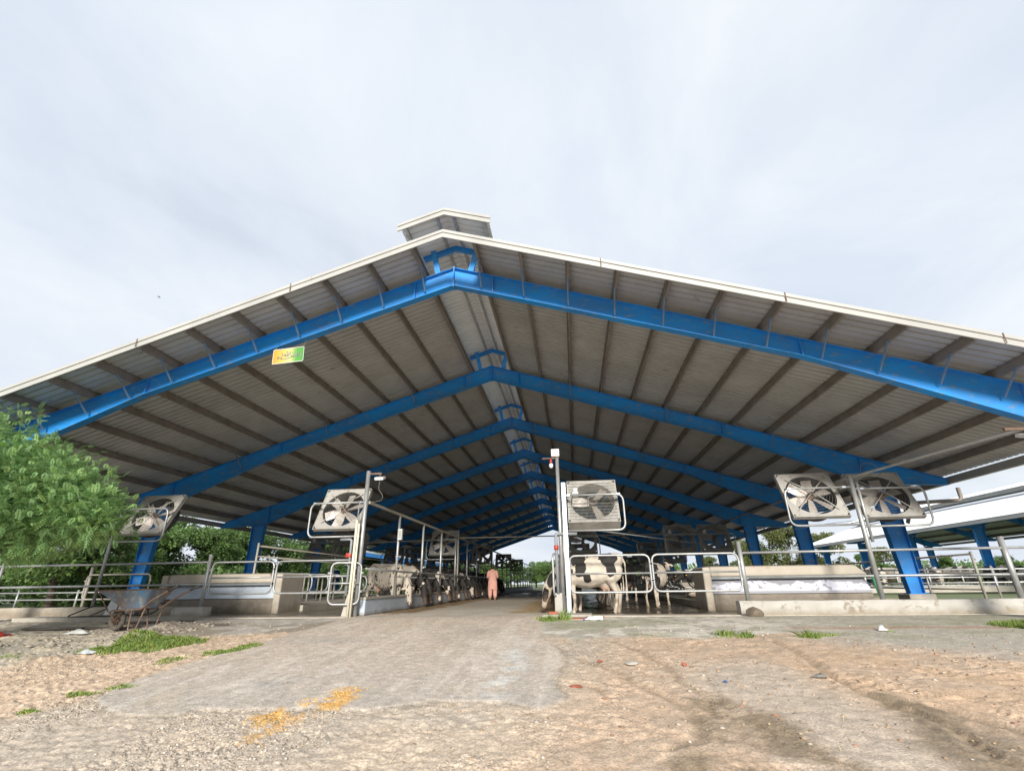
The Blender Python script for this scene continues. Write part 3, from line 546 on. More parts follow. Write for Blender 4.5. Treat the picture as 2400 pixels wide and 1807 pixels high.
# ------------------------------------------------------------------ fences, gates, posts
YF = 13.5
def pipe(a, b, r=.024, n=8): s = MB(); s.cyl(a, b, r, n); return s
def post(name, x, y, z0, z1, label, cat, r=.045, mat='galv', group=None, square=False):
    e = empty(name, (x, y, z0), 0, label, cat, group); s = MB()
    if square: s.box((0, 0, (z1-z0)/2), (.11, .09, z1-z0))
    else: s.cyl((0, 0, 0), (0, 0, z1-z0), r, 12)
    s.ob('shaft', MT[mat], e); c = MB()
    if not square: c.cyl((0, 0, z1-z0), (0, 0, z1-z0+.012), r*1.12, 12); c.ob('cap', MT[mat], e)
    return e
def gate(x0, x1, y0, y1, z0, z1, label, mids=(.5,), group='gates across the barn mouth', mat='galv', r=.026, latch=True):
    e = empty('pipe_gate', (x0, y0, 0), 0, label, 'gate', group); dx, dy = x1-x0, y1-y0
    q = lambda t, z: (dx*t, dy*t, z)
    s = MB(); s.tube(fillet([q(0, z0), q(0, z1), q(1, z1), q(1, z0)], .17, 6, True), r, 8, True); s.ob('frame_tube', MT[mat], e)
    for mz in mids: z = z0+(z1-z0)*mz; s = MB(); s.cyl(q(0, z), q(1, z), r*.85, 8); s.ob('rail', MT[mat], e)
    if latch:
        for t in (0, 1):
            for z in (z0+.3*(z1-z0), z0+.75*(z1-z0)): s = MB(); s.box(q(-.03/max(.3, abs(dx)) if t == 0 else 1+.03/max(.3, abs(dx)), z), (.07, .05, .045)); s.ob('hinge', MT[mat], e)
    return e
# curbs at the barn mouth
def curb(x0, x1, y0, y1, z1, label, mat, slope=.04):
    e = empty('curb_wall', (x0, y0, 0), 0, label, 'curb'); k = int((x1-x0)/.3); rng = random.Random(int(abs(x0)*7)); vs = []; fs = []
    for i in range(k+1):
        x = (x1-x0)*i/k; a, b_ = rng.uniform(-.012, .012), rng.uniform(-.012, .012)
        vs += [(x, b_, -.2), (x, b_*.6+slope*.3, z1*.55+a*.5), (x, slope+a, z1-.02), (x, slope+.02+a, z1+a*.4), (x, y1-y0-.02, z1+a*.4), (x, y1-y0, z1-.03), (x, y1-y0, -.2)]
    for i in range(k):
        for j in range(6): fs.append((i*7+j, (i+1)*7+j, (i+1)*7+j+1, i*7+j+1))
    fs += [tuple(range(6, -1, -1)), tuple(k*7+j for j in range(7))]; s = MB(); s.add(vs, fs); s.ob('curb_block', MT[mat], e); return e
curb(3.92, 18, 13.33, 13.68, .3, 'long white painted concrete curb under the right pipe fence', 'whitewash')
curb(-10.9, -9.98, 13.3, 13.66, .26, 'short white painted curb end at the left gate post', 'whitewash', .02)
curb(-19, -10.95, 13.35, 13.75, .27, 'bare sandy concrete curb behind the wheelbarrow', 'beige')
# posts of the front line
post('fan_post', -13.5, YF, .2, 3.25, 'galvanised post with fans at the far left, beside the feathery tree', 'post')
post('gate_post', -10.2, YF, 0, 1.6, 'short galvanised gate post on the white curb end behind the wheelbarrow', 'post', .05)
post('fan_post', -5.78, YF, 0, 3.82, 'tall round post left of the feed alley with a floodlight on its tip', 'post', .06)
post('fan_post', -.3, YF-.02, .06, 4.0, 'tall slim pipe with a box lamp on top right of the alley', 'post', .05)
post('brace_post', -.16, YF-.13, .06, 3.28, 'bright galvanised square post on the concrete slab', 'post', square=True, mat='galv2')
post('gate_post', 4.17, YF, .25, 1.66, 'short post on the left end of the long white curb', 'post', .055)
post('fan_post', 7.22, YF, .25, 3.22, 'double pipe post between the two right hand fans', 'post', .055)
post('fan_post', 7.36, YF+.02, 1.6, 3.1, 'second thinner pipe strapped to the double fan post', 'post', .035)
post('fence_post', 10.2, YF, .25, 1.65, 'thick fence post on the white curb at the right edge', 'post', .065)
e = empty('white_footing', (-.42, YF-.05, 0), 0, 'whitewashed concrete stub left of the square post', 'footing'); s = MB(); s.lohi((-.1, -.08, 0), (.1, .12, .52)); s.ob('stub', MT['whitewash'], e)
e = empty('white_footing', (-5.95, YF-.05, 0), 0, 'leaning grey concrete stub left of the cream pipes', 'footing'); s = MB(); s.hexa([(-.16, -.08, 0), (-.04, -.06, .55), (-.16, .1, 0), (-.04, .08, .55), (.03, -.08, 0), (.06, -.06, .55), (.03, .1, 0), (.06, .08, .55)]); s.ob('stub', MT['conc'], e)
# rail fences
def rails(name, label, lines, posts=(), mat='galv', cat='fence', r=.03, group=None):
    o = lines[0][0]; e = empty(name, (o[0], o[1], 0), 0, label, cat, group)
    for l in lines: s = MB(); s.tube([(p[0]-o[0], p[1]-o[1], p[2]) for p in l], r, 8); s.ob('rail', MT[mat], e)
    for (x, y, z0, z1) in posts: s = MB(); s.cyl((x-o[0], y-o[1], z0), (x-o[0], y-o[1], z1), r*1.25, 8); s.ob('post', MT[mat], e)
    return e
rails('pipe_fence', 'two long pipe rails on the front line left of the wheelbarrow post', [[(-19, YF, 1.38), (-10.2, YF, 1.41)], [(-19, YF-.04, .80), (-13.5, YF-.04, .82), (-10.2, YF-.04, .83)]], [(-16.8, YF, .2, 1.5)])
rails('pipe_fence', 'two long pipe rails above the right white curb', [[(4.17, YF, 1.4), (7.2, YF, 1.405), (18, YF, 1.42)], [(4.3, YF+.03, .83), (10.2, YF+.03, .82), (18, YF, .82)]], [(13.4, YF, .25, 1.6), (16.4, YF, .25, 1.6)])
gate(-10.08, -8.24, YF, YF, .58, 1.4, 'rounded pipe gate nearest the wheelbarrow')
gate(-8.16, -5.9, YF, YF, .58, 1.4, 'wide rounded pipe gate left of the tall lamp post')
gate(-6.4, -5.66, YF-.35, YF-.12, .3, 1.32, 'small gate swung open against the tall lamp post')
gate(-.1, 1.93, YF, YF, .52, 1.4, 'rounded gate in front of the black and white cow')
gate(1.99, 4.1, YF, YF, .53, 1.4, 'rounded gate joined to the post on the white curb')
gate(-.52, -.36, YF-.3, YF+.45, .45, 1.45, 'narrow gate seen edge on at the right of the alley', (), latch=False)
gate(-16.9, -14.3, 16.4, 16.2, .42, 1.2, 'rusty gate standing inside the left end of the barn', (.55,), mat='dirtypipe')
post('gate_post', -16.85, 16.45, 0, 1.45, 'rusty leaning post holding the gate inside the left end', 'post', .05, 'dirtypipe')
rails('pipe_fence', 'low double rail fence beyond the left end of the barn', [[(-26, 19, .62), (-14.5, 19, .62)], [(-26, 19, .36), (-14.5, 19, .36)]], [(x, 19, 0, .72) for x in (-25, -22.5, -19.8, -17.2, -14.8)])
rails('pipe_fence', 'grey railing in the grass behind the right white curb', [[(8.9, 17.6, 1.0), (24, 18.4, 1.0)], [(8.9, 17.6, .62), (24, 18.4, .62)]], [(x, 17.6+(x-8.9)*.053, 0, 1.1) for x in (9.0, 10.9, 12.9, 15, 17.2, 19.5, 22)], r=.024)
rails('pipe_fence', 'brown pipe fence running back beside the right blue columns', [[(11.2, 16, 1.38), (13, 40, 1.38)], [(11.2, 16, .9), (13, 40, .9)], [(11.2, 16, .45), (13, 40, .45)]], [(11.2+i*.25, 16+i*3.4, 0, 1.45) for i in range(8)], 'dirtypipe', r=.028)
# second barn stock rails
rails('pipe_fence', 'rails in front of the cows of the second barn', [[(17.5, 34, 1.25), (30, 34, 1.25)], [(17.5, 34, .8), (30, 34, .8)], [(17.5, 34, .35), (30, 34, .35)]], [(17.5+i*1.8, 34, 0, 1.35) for i in range(8)], r=.035)
e = empty('curb_wall', (17, 33.6, 0), 0, 'low pale curb in front of the cows of the second barn', 'curb'); s = MB(); s.lohi((0, 0, 0), (16, .25, .32)); s.ob('curb_block', MT['conc'], e)

# ------------------------------------------------------------------ lamps, pipes, wires
def floodlight(x, y, z, label, flip=1, hang=True):
    e = empty('floodlight', (x, y, z), 0, label, 'lamp'); s = MB(); s.box((0, 0, 0), (.26, .2, .07), rot=Euler((R(18), 0, 0))); s.ob('lamp_body', MT['plastic'], e)
    s = MB(); s.box((0, -.01, -.042), (.22, .16, .012), rot=Euler((R(18), 0, 0))); s.ob('lamp_glass', MT['glass'], e)
    s = MB(); s.box((-.16*flip, 0, .13), (.40, .05, .05)); s.box((0, 0, .075), (.03, .03, .08)); s.ob('lamp_arm', MT['rust'], e); return e
floodlight(-5.42, YF, 3.62, 'floodlight hung beside the tall post left of the alley')
e = empty('box_lamp', (-.3, YF-.02, 4.02), 0, 'white louvred box lamp on top of the slim pipe', 'lamp')
s = MB(); s.box((-.04, 0, .12), (.22, .16, .20)); s.ob('lamp_body', MT['plastic'], e)
s = MB()
for i in range(5): s.box((-.04, -.083, .05+i*.035), (.2, .012, .02))
s.ob('louvre', MT['galv2'], e)
s = MB(); s.box((-.2, 0, -.03), (.42, .1, .03)); s.ob('lamp_shelf', MT['rust'], e)
e = empty('bulb', (-.47, YF-.02, 3.85), 0, 'round bulb under the little shelf of the box lamp', 'lamp'); s = MB(); s.ell((0, 0, -.06), (.06, .06, .075)); s.ob('glass', MT['glass'], e); s = MB(); s.cyl((0, 0, 0), (0, 0, .13), .035); s.ob('socket', MT['red'], e)
e = rails('overhead_pipe', 'long thin pipe climbing to the right from the double fan post', [[(5.9, 25, 2.95), (7.22, 13.55, 3.2), (8.6, 9.9, 3.34), (9.6, 7.4, 3.42)]], [(9.6, 7.4, -.4, 3.5)], cat='pipe', r=.03)
floodlight(8.56, 9.85, 3.2, 'floodlight cut by the right edge under the climbing pipe')
def wire(name, pts, label, mat='wire', r=.006, cat='cable'):
    o = pts[0]; e = empty(name, o, 0, label, cat); s = MB(); P = [Vector(p)-Vector(o) for p in pts]; Q = []
    for i in range(len(P)-1):
        for j in range(6):
            t = j/6; p0 = P[max(i-1, 0)]; p1 = P[i]; p2 = P[i+1]; p3 = P[min(i+2, len(P)-1)]
            Q.append(.5*((2*p1)+(p2-p0)*t+(2*p0-5*p1+4*p2-p3)*t*t+(3*p1-p0-3*p2+p3)*t**3))
    Q.append(P[-1]); s.tube(Q, r, 5); s.ob('strand', MT[mat], e)
wire('cable', [(-5.42, YF, 3.55), (-5.42, YF-.02, 3.3), (-5.3, YF-.02, 3.12), (-5.36, YF, 2.98), (-5.75, YF, 2.94), (-6.1, YF, 2.95)], 'pale cable dangling from the left floodlight to the fan')
wire('cable', [(7.5, YF-.05, 3.3), (7.55, YF-.05, 3.5), (7.8, YF-.05, 3.52), (7.92, YF-.05, 3.4), (7.9, YF-.05, 3.2), (7.4, YF-.05, 3.12)], 'looped cable above the double fan post', r=.007)
wire('cable', [(-6.4, YF+.1, 2.95), (-6.1, YF-.05, 3.05), (-5.95, YF-.05, 2.9), (-5.85, YF-.05, 1.6)], 'dark cable from the left fan down its post', 'dark', .008)
wire('cable', [(7.9, YF, 2.2), (6.0, 16, 1.9), (11.7, 24, 1.0)], 'thin stay wire beneath the two right fans', r=.006)
for i, (x, z1) in enumerate(((-5.88, 2.45), (-5.80, 2.35))):
    e = empty('water_pipe', (x, YF-.22-.02*i, -.02), 0, ('taller', 'shorter')[i]+' cream plastic pipe standing in front of the left lamp post', 'pipe'); s = MB(); s.cyl((0, 0, 0), (0, 0, z1), .035 if i == 0 else .028, 10); s.ob('pipe_run', MT['pvc'], e)
    if i == 0: s = MB(); s.cyl((0, 0, z1), (.02, 0, z1+.5), .014, 8); s.ob('riser', MT['greypvc'], e)
e = empty('water_pipe', (-6.03, YF-.1, 0), 0, 'grey standpipe with a red valve left of the cream pipes', 'pipe'); s = MB(); s.tube(fillet([(0, 0, .5), (0, 0, 1.93), (-.32, 0, 1.93)], .06), .035, 8); s.ob('pipe_run', MT['greypvc'], e); s = MB(); s.cyl((-.12, 0, 1.5), (.04, 0, 1.5), .05, 8); s.box((-.04, 0, 1.56), (.16, .03, .03)); s.ob('valve', MT['red'], e)
e = empty('water_pipe', (-.42, YF-.12, 0), 0, 'dark plastic pipe with a red valve on the slim right post', 'pipe'); s = MB(); s.tube(fillet([(0, 0, .5), (0, 0, 1.95), (.55, .1, 1.95)], .06), .04, 8); s.ob('pipe_run', MT['greypvc'], e); s = MB(); s.cyl((0, 0, 1.55), (0, 0, 1.66), .06, 8); s.ob('valve', MT['red'], e)
e = empty('switch_box', (-5.63, 16.2, 2.3), 0, 'small grey switch box on the second barrier post', 'box'); s = MB(); s.box((0, 0, 0), (.13, .12, .34)); s.ob('housing', MT['plastic'], e); s = MB(); s.box((0, -.063, 0), (.1, .008, .28)); s.ob('lid', MT['galv'], e)

# ------------------------------------------------------------------ fans
TILT = R(-28); S = .69
def fan_parts(kind, sx):
    C0 = Vector((sx*.82, .33, -.10)); T = Matrix.Translation(C0) @ Matrix.Rotation(TILT, 4, 'X'); P = []
    def add(n, s, m_, par=None): P.append((n, s.mesh(n, m_), par))
    n = 32; rad = .60; dep = .12 if kind == 'A' else .40
    s = MB(); vs = []; fs = []
    def sq(a):
        c, q = math.cos(a), math.sin(a); k = S/max(abs(c), abs(q)); return c*k, q*k
    for a in range(n):
        t = 2*PI*(a+.5)/n; ox, oz = sq(t); vs += [(ox, 0.015, oz), (rad*math.cos(t), .03, rad*math.sin(t)), (rad*.97*math.cos(t), dep+(.28 if kind == 'A' else -.02), rad*.97*math.sin(t))]
    for a in range(n):
        b_ = (a+1) % n; fs += [(a*3, b_*3, b_*3+1, a*3+1)]
    s.add(vs, fs)
    for (a, b_) in (((-S, 0, -S), (S, dep, -S+.02)), ((-S, 0, S-.02), (S, dep, S)), ((-S, 0, -S+.02), (-S+.02, dep, S-.02)), ((S-.02, 0, -S+.02), (S, dep, S-.02))): s.lohi(a, b_)
    s.v = [tuple(T @ Vector(p)) for p in s.v]; add('housing', s, MT['fanbox'])
    s = MB(); s.add(vs, [(a*3+1, ((a+1) % n)*3+1, ((a+1) % n)*3+2, a*3+2) for a in range(n)], True, T); add('drum', s, MT['fandark'] if kind == 'A' else MT['fanbox'])
    nb = 6 if kind == 'A' else 3
    for b_ in range(nb):
        s = MB(); a = 2*PI*b_/nb+(.35 if kind == 'A' else .9); ca, sa = math.cos(a), math.sin(a); vs2 = []
        for dy in (0, .006):
            for r_, w_, tw in ((.09, .075, .55), (.3, .12, .45), (.56, .125, .3)):
                for q in (-1, 1): lx, ly = r_, q*w_; vs2.append((ca*lx-sa*ly*math.cos(tw), .14+dy+ly*math.sin(tw)*(1), sa*lx+ca*ly*math.cos(tw)))
        s.add(vs2, [(0, 1, 3, 2), (2, 3, 5, 4), (6, 8, 9, 7), (8, 10, 11, 9), (0, 2, 8, 6), (2, 4, 10, 8), (1, 7, 9, 3), (3, 9, 11, 5), (4, 5, 11, 10)], M=T); add('blade', s, MT['fanblade'])
    s = MB(); s.cyl((0, .05, 0), (0, .3, 0), .08, 12, M=T); add('hub', s, MT['rust'])
    g = MB()
    if kind == 'A':
        for k in range(1, 9):
            r_ = .07*k; g.tube([(r_*math.cos(2*PI*i/28), .02-.10*(1-(r_/.6)**2), r_*math.sin(2*PI*i/28)) for i in range(28)], .0035, 4, True, M=T)
        add('guard', g, MT['wire'])
        st = MB()
        for a in (PI/4, 3*PI/4, 5*PI/4, 7*PI/4): st.tube([(0, -.10, 0), (.62*math.cos(a), -.02, .62*math.sin(a)), (.7*math.cos(a), .02, .7*math.sin(a))], .012, 5, M=T)
        add('strut', st, MT['fanbox'])
    else:
        for i in range(-19, 20): g.box((i*.033, .01, 0), (.007, .004, 1.32), M=T)
        for i in range(-6, 7): g.box((0, .006, i*.1), (1.32, .005, .008), M=T)
        for k in (1,): g.tube([(.13*math.cos(2*PI*i/20), -.01, .13*math.sin(2*PI*i/20)) for i in range(20)], .012, 6, True, M=T)
        g.box((0, .2, S*.97), (1.3, .3, .004), M=T)
        add('guard', g, MT['wire'])
        mo = MB(); mo.cyl((-.46, .0, .30), (-.46, -.14, .30), .07, 14, M=T); mo.box((-.46, -.05, .19), (.16, .14, .08), M=T); add('motor', mo, MT['plastic'])
    lo = MB(); lo.tube(fillet([(0, 0, 0), (sx*1.62, 0, 0), (sx*1.62, 0, -.93), (0, 0, -.93)], .2, 6), .026, 8); add('bracket', lo, MT['galv'])
    for z_ in (0.0,):
        
        for q_ in (.16, 1.5): cl = MB(); cl.box((sx*q_, .06, 0), (.09, .2, .05)); add('clamp', cl, MT['galv2'])
    return P
FANP = {(k, sx): fan_parts(k, sx) for k in 'AB' for sx in (-1, 1)}
def fan(x, y, z, kind, sx, label, sc=1.0):
    e = empty('barn_fan', (x, y, z), 0, label, 'fan', 'big square fans hung in the barn'); e.scale = (sc, sc, sc)
    for n, me_, par in FANP[(kind, sx)]: inst(n, me_, e)
    return e
fan(-5.78, YF, 2.95, 'A', -1, 'six-bladed fan hung on the tall post left of the alley')
fan(-.2, YF+.02, 2.96, 'B', 1, 'front fan behind a square wire grid right of the square post')
fan(7.16, YF, 2.95, 'A', -1, 'open-faced fan on the left side of the double pipe post')
fan(7.26, YF, 2.90, 'A', 1, 'open-faced fan on the right side of the double pipe post')
fan(-13.5, YF, 2.95, 'A', 1, 'fan half hidden by the feathery tree, right one of its pair')
fan(-13.5, YF, 2.95, 'A', -1, 'fan almost covered by the feathery tree, left one of its pair')
ORD = ['second', 'third', 'fourth', 'fifth', 'sixth']
for i, y in enumerate((25.2, 36.2, 47.4, 58.6)):
    o = ORD[i]
    for x, nm, pairs in ((-12.3, 'leftmost post row', (-1, 1)), (-5.72, 'left feed barrier', (-1,)), (-.3, 'right feed barrier', (1,)), (6.05, 'right stall row', (-1, 1))):
        if nm[0] == 'l' and nm[4] == 'm' or nm.startswith('right s') or True:
            post('fan_post', x, y, 0, 3.05 if x != -5.72 else 3.3, o+' fan post from the entrance in the '+nm, 'post', .05, 'dirtypipe')
        for sx in pairs:
            fan(x, y, 2.85, 'A' if x == -5.72 else 'B', sx, o+' fan from the entrance on the '+nm+('' if len(pairs) == 1 else (', left of its post' if sx < 0 else ', right of its post')))
    if i == 0: rails('cross_pipe', o+' row cross pipe spanning the alley between fan posts', [[(-5.72, y, 2.92), (-.3, y, 2.92), (6.05, y, 2.86)], [(-12.3, y, 2.75), (-5.72, y, 2.88)]], mat='dirtypipe', cat='pipe', r=.028)
rails('cross_pipe', 'pipe running from the slim right post back over the cows', [[(-.25, YF, 2.16), (6.0, YF+11.5, 2.4)]], cat='pipe', r=.02)

# ------------------------------------------------------------------ feed barriers and troughs
def barrier(x, y0, y1, label, side):
    e = empty('feed_barrier', (x, y0, 0), 0, label, 'feed barrier'); n = int((y1-y0)/2.8)
    pm = pipe((0, 0, .4), (0, 0, 2.93), .042, 10).mesh('post', MT['galv'])
    for i in range(n+1): inst('post', pm, e, (0, 2.8*i, 0))
    s = MB(); s.box((0, (y1-y0)/2-1.3, 2.95), (.07, y1-y0+2.8, .07)); s.ob('header', MT['dirtypipe'], e)
    s = MB(); s.tube([(.05*side, -2.6, 1.18), (.05*side, 0, 1.16), (.05*side, y1-y0, 1.1)], .03, 8); s.ob('neck_rail', MT['galv'], e)
    s = MB(); s.tube([(-.06*side, 0, 1.0), (-.06*side, (y1-y0), 1.0)], .022, 8); s.ob('rail', MT['galv'], e)
    return e
barrier(-5.72, 16.3, 70, 'left feed barrier, row of posts with a header beam over the feeding cows', 1)
barrier(-.33, 16.3, 70, 'right feed barrier, row of posts behind the square post', -1)
def wall(name, a, b_, label, mat, cat='wall', cap=None):
    e = empty(name, (a[0], a[1], 0), 0, label, cat); s = MB(); s.lohi((0, 0, a[2]), (b_[0]-a[0], b_[1]-a[1], b_[2])); s.ob('wall_body', MT[mat], e)
    if cap: s = MB(); s.lohi((-.02, -.02, b_[2]+.001), (b_[0]-a[0]+.02, b_[1]-a[1]+.02, b_[2]+.06)); s.ob('coping', MT[cap], e)
    return e
wall('trough_wall', (-5.82, 13.75, 0), (-5.62, 71, .40), 'low pale blue trough wall the left cows reach over', 'bluewash', cap='conc')
wall('trough_wall', (-.42, 14.9, 0), (-.26, 71, .36), 'low trough wall on the right of the alley', 'whitewash', cap='conc')
def water_trough(x0, x1, y, label, mid, side):
    e = empty('water_trough', (x0, y, 0), 0, label, 'trough'); w = x1-x0; d = 1.3
    s = MB(); s.lohi((0 if side > 0 else .0, -.02, -.05), (.22, d, 1.12)); s.ob('end_pillar', MT['beige'], e)
    if side < 0: s = MB(); s.lohi((w-.22, -.02, -.05), (w, d, 1.12)); s.ob('end_pillar', MT['beige'], e)
    q = MB(); xr_ = w if side > 0 else w-.22; q.hexa([(.22, 0, .86), (.22, .04, 1.13), (.22, d*.5, .86), (.22, d*.5, 1.16), (xr_, 0, .86), (xr_-.28, .04, 1.13), (xr_, d*.5, .86), (xr_-.28, d*.5, 1.16)]); q.ob('top_beam', MT['beige'], e)
    q = MB(); q.lohi((.225, .05, .80), (xr_-.02, .3, .858)); q.ob('lintel', MT['greypvc'], e)
    q = MB(); q.hexa([(.23, .02, .42), (.23, .22, .80), (.23, .3, .42), (.23, .3, .80), (xr_, .02, .42), (xr_-.05, .22, .80), (xr_, .3, .42), (xr_-.05, .3, .80)]); q.ob('sloped_panel', MT[mid], e)
    q = MB(); q.lohi((.23, .06, -.05), (xr_+.02, d-.01, .415)); q.ob('base_wall', MT['rough'], e); return e
water_trough(3.62, 8.0, 15.3, 'big concrete trough with peeling white panel behind the right curb', 'peel', 1)
water_trough(-13.1, -9.0, 15.3, 'big concrete trough with pale blue panel behind the left gate', 'bluewash', -1)
e = empty('green_pipe', (8.02, 15.2, 0), 0, 'short green pipe at the right end of the peeling trough', 'pipe'); s = MB(); s.tube(fillet([(-.06, 0, .83), (0, 0, .8), (.06, 0, .35), (.18, 0, .3)], .05), .035, 8); s.ob('pipe_run', MT['green'], e)
def soften(o, w=.03, seg=3):
    b = o.modifiers.new('soft', 'BEVEL'); b.width = w; b.segments = seg; b.limit_method = 'ANGLE'; o.data.polygons.foreach_set('use_smooth', [True]*len(o.data.polygons)); b.harden_normals = True
for o in list(COL.objects):
    if o.name.split('.')[0] in ('end_pillar', 'top_beam', 'wall_body', 'slab_body', 'stub', 'brick_body', 'box_body', 'plinth', 'base_wall'): soften(o, {'end_pillar': .05, 'top_beam': .05, 'brick_body': .01, 'slab_body': .012}.get(o.name.split('.')[0], .025))
# free stalls: loops standing across the row
def stall_row(xa, xb, y0, n, label, sgn):
    e = empty('stall_row', (xa, y0, 0), 0, label, 'stalls')
    L_ = abs(xb-xa); s = MB(); s.tube(fillet([(sgn*2.1, 0, 1.15), (sgn*.12, 0, 1.15), (sgn*.12, 0, .55), (sgn*2.1, 0, .5)], .26, 7), .026, 7); me_ = s.mesh('stall_divider', MT['galv'])
    s = MB(); s.cyl((0, 0, 0), (0, 0, 1.2), .035, 8); pm = s.mesh('stall_post', MT['dirtypipe'])
    for i in range(n): inst('stall_divider', me_, e, (0, i*1.2, 0)); inst('stall_post', pm, e, (sgn*2.15, i*1.2, 0))
    s = MB(); s.tube([(sgn*2.1, -.3, 1.16), (sgn*2.1, n*1.2, 1.16)], .028, 7); s.tube([(sgn*1.3, -.3, 1.18), (sgn*1.3, n*1.2, 1.18)], .024, 7); s.ob('top_rail', MT['galv'], e)
    s = MB(); s.lohi((0, -.6, 0), (sgn*2.3, n*1.2, .18)) if sgn > 0 else s.lohi((-2.3, -.6, 0), (0, n*1.2, .18)); s.ob('stall_bed', MT['conc'], e); return e
stall_row(3.8, 6, 17.6, 40, 'row of curved stall dividers behind the right water trough', 1)
stall_row(8.6, 6, 17.6, 40, 'stall dividers along the right blue columns', -1)
stall_row(-8.9, -11, 17.2, 42, 'row of curved stall dividers right of the left water trough', -1)
stall_row(-13.4, -11, 17.2, 42, 'stall dividers along the left blue columns', 1)
rails('pipe_fence', 'dark hanging stall sprinklers rack in the left of the barn', [[(-11.1, 17, 2.1), (-11.1, 60, 2.1)], [(-11.1, 17, 1.75), (-11.1, 60, 1.75)]], [(-11.1, 17+i*6, 0, 2.2) for i in range(8)], 'dirtypipe', 'rack', r=.03)
# slab, bricks, stone, bottle
e = empty('concrete_slab', (-.19, 12.86, -.02), 0, 'cracked concrete slab on bricks in front of the square post', 'slab'); s = MB(); s.hexa([(-.58, -.3, .03), (-.58, -.29, .085), (-.55, .35, .03), (-.55, .34, .085), (.55, -.26, .03), (.54, -.25, .085), (.58, .38, .03), (.57, .37, .085)]); s.ob('slab_body', MT['conc'], e)
for i, (x, y, rz, zz, lb) in enumerate(((-.42, 12.5, .1, -.035, 'red brick under the left front of the slab'), (.02, 12.46, -.05, -.035, 'red brick in the middle of the slab front'), (.18, 12.46, .05, -.035, 'red brick pair mate at the slab front'), (.52, 12.62, .5, .0, 'loose red brick at the right end of the slab'), (-.55, 12.95, .2, .075, 'broken brick lying on the left end of the slab'))):
    b_ = empty('brick', (x, y, zz), rz, lb, 'brick', 'bricks round the slab'); s = MB(); s.box((0, 0, .0), (.23, .11, .075)); s.ob('brick_body', MT['brick'], b_)
def rock(name, loc, r, label, mat, cat='stone', seed=1, grp=None):
    me_ = bpy.data.meshes.new(name); bm = bmesh.new(); bmesh.ops.create_icosphere(bm, subdivisions=2, radius=1); rg = random.Random(seed)
    ks = [(Vector((rg.uniform(-1, 1), rg.uniform(-1, 1), rg.uniform(-1, 1))).normalized(), rg.uniform(.6, .85)) for _ in range(9)]
    for v in bm.verts:
        for d_, c_ in ks:
            q = v.co.dot(d_)
            if q > c_: v.co -= d_*(q-c_)
        v.co = Vector((v.co.x*r[0], v.co.y*r[1], v.co.z*r[2]))
    bm.to_mesh(me_); bm.free(); me_.materials.append(MT[mat]); o = inst(name, me_, None, loc, (0, 0, rg.uniform(0, 3))); return tag(o, label, cat, grp)
rock('stone', (4.05, 12.85, .07), (.22, .16, .13), 'brown flat-topped stone at the left end of the white curb', 'stone', seed=4)
rock('stone', (.72, 7.85, gh(.72, 7.85)+.01), (.14, .1, .025), 'pale flat stone in the brown dirt right of the drive', 'conc', seed=6)
rock('brick_piece', (.3, 7.95, gh(.3, 7.95)+.02), (.05, .035, .02), 'small red brick piece near the pale flat stone', 'brick', 'brick', 8)
rock('brick_piece', (-.05, 6.75, gh(-.05, 6.75)+.01), (.10, .07, .02), 'larger broken brick set at the ragged asphalt edge', 'brick', 'brick', 9)
rock('brick_piece', (1.42, 7.78, gh(1.42, 7.78)+.03), (.045, .04, .03), 'red brick lump in the gully of debris', 'brick', 'brick', 10)
e = empty('plastic_bottle', (.38, 12.05, gh(.38, 12.05)+.05), -.1, 'crushed clear bottle lying right of the bricks', 'bottle'); s = MB(); s.tube([(-.2, 0, -.02), (-.16, 0, -.02), (-.1, 0, 0), (.02, 0, .0), (.12, 0, .01), (.2, 0, 0)], [.014, .015, .04, .05, .046, .05], 10); s.ob('bottle_body', MT['glass'], e); s = MB(); s.cyl((-.235, 0, -.02), (-.2, 0, -.02), .018, 8); s.ob('cap', MT['bluedrum'], e)
def rag(name, x, y, sx_, sy_, hgt, label, mat, cat, seed):
    n = 9; rg = random.Random(seed); z0 = gh(x, y); s = MB(); vs = []
    H_ = [[rg.random()*hgt for _ in range(n)] for _ in range(n)]
    for i in range(n):
        for j in range(n):
            u, v = i/(n-1)-.5, j/(n-1)-.5; k = max(0, 1-4*(u*u+v*v)*.9); vs.append((u*sx_*(1+.3*H_[j][i]/hgt), v*sy_*(1+.3*H_[i][j]/hgt), .012+H_[i][j]*k))
    s.add(vs, [(i*n+j, (i+1)*n+j, (i+1)*n+j+1, i*n+j+1) for i in range(n-1) for j in range(n-1)], True); o = s.ob(name, MT[mat], None, (x, y, z0)); return tag(o, label, cat)
rag('plastic_bag', -10.45, 10.3, .42, .3, .09, 'crumpled white plastic bag in front of the wheelbarrow', 'plastic', 'bag', 3)
rag('plastic_bag', -8.3, 8.45, .3, .2, .07, 'crumpled clear bag by the grass patch', 'glass', 'bag', 4)
rag('red_cloth', -12.1, 10.05, .55, .4, .14, 'red cloth on the ground at the left edge', 'red', 'cloth', 5)
rag('plastic_bag', 5.52, 10.6, .14, .08, .12, 'small white bag standing on the pale ground left of the right curb stain', 'plastic', 'bag', 6)
rag('plastic_bag', 2.9, 7.2, .13, .1, .05, 'bluish crumpled wrapper in the right gully', 'bluewash', 'bag', 7)
rag('plastic_wrapper', 1.72, 6.95, .05, .03, .02, 'tiny blue wrapper on the smooth grey dirt', 'bluedrum', 'wrapper', 8)
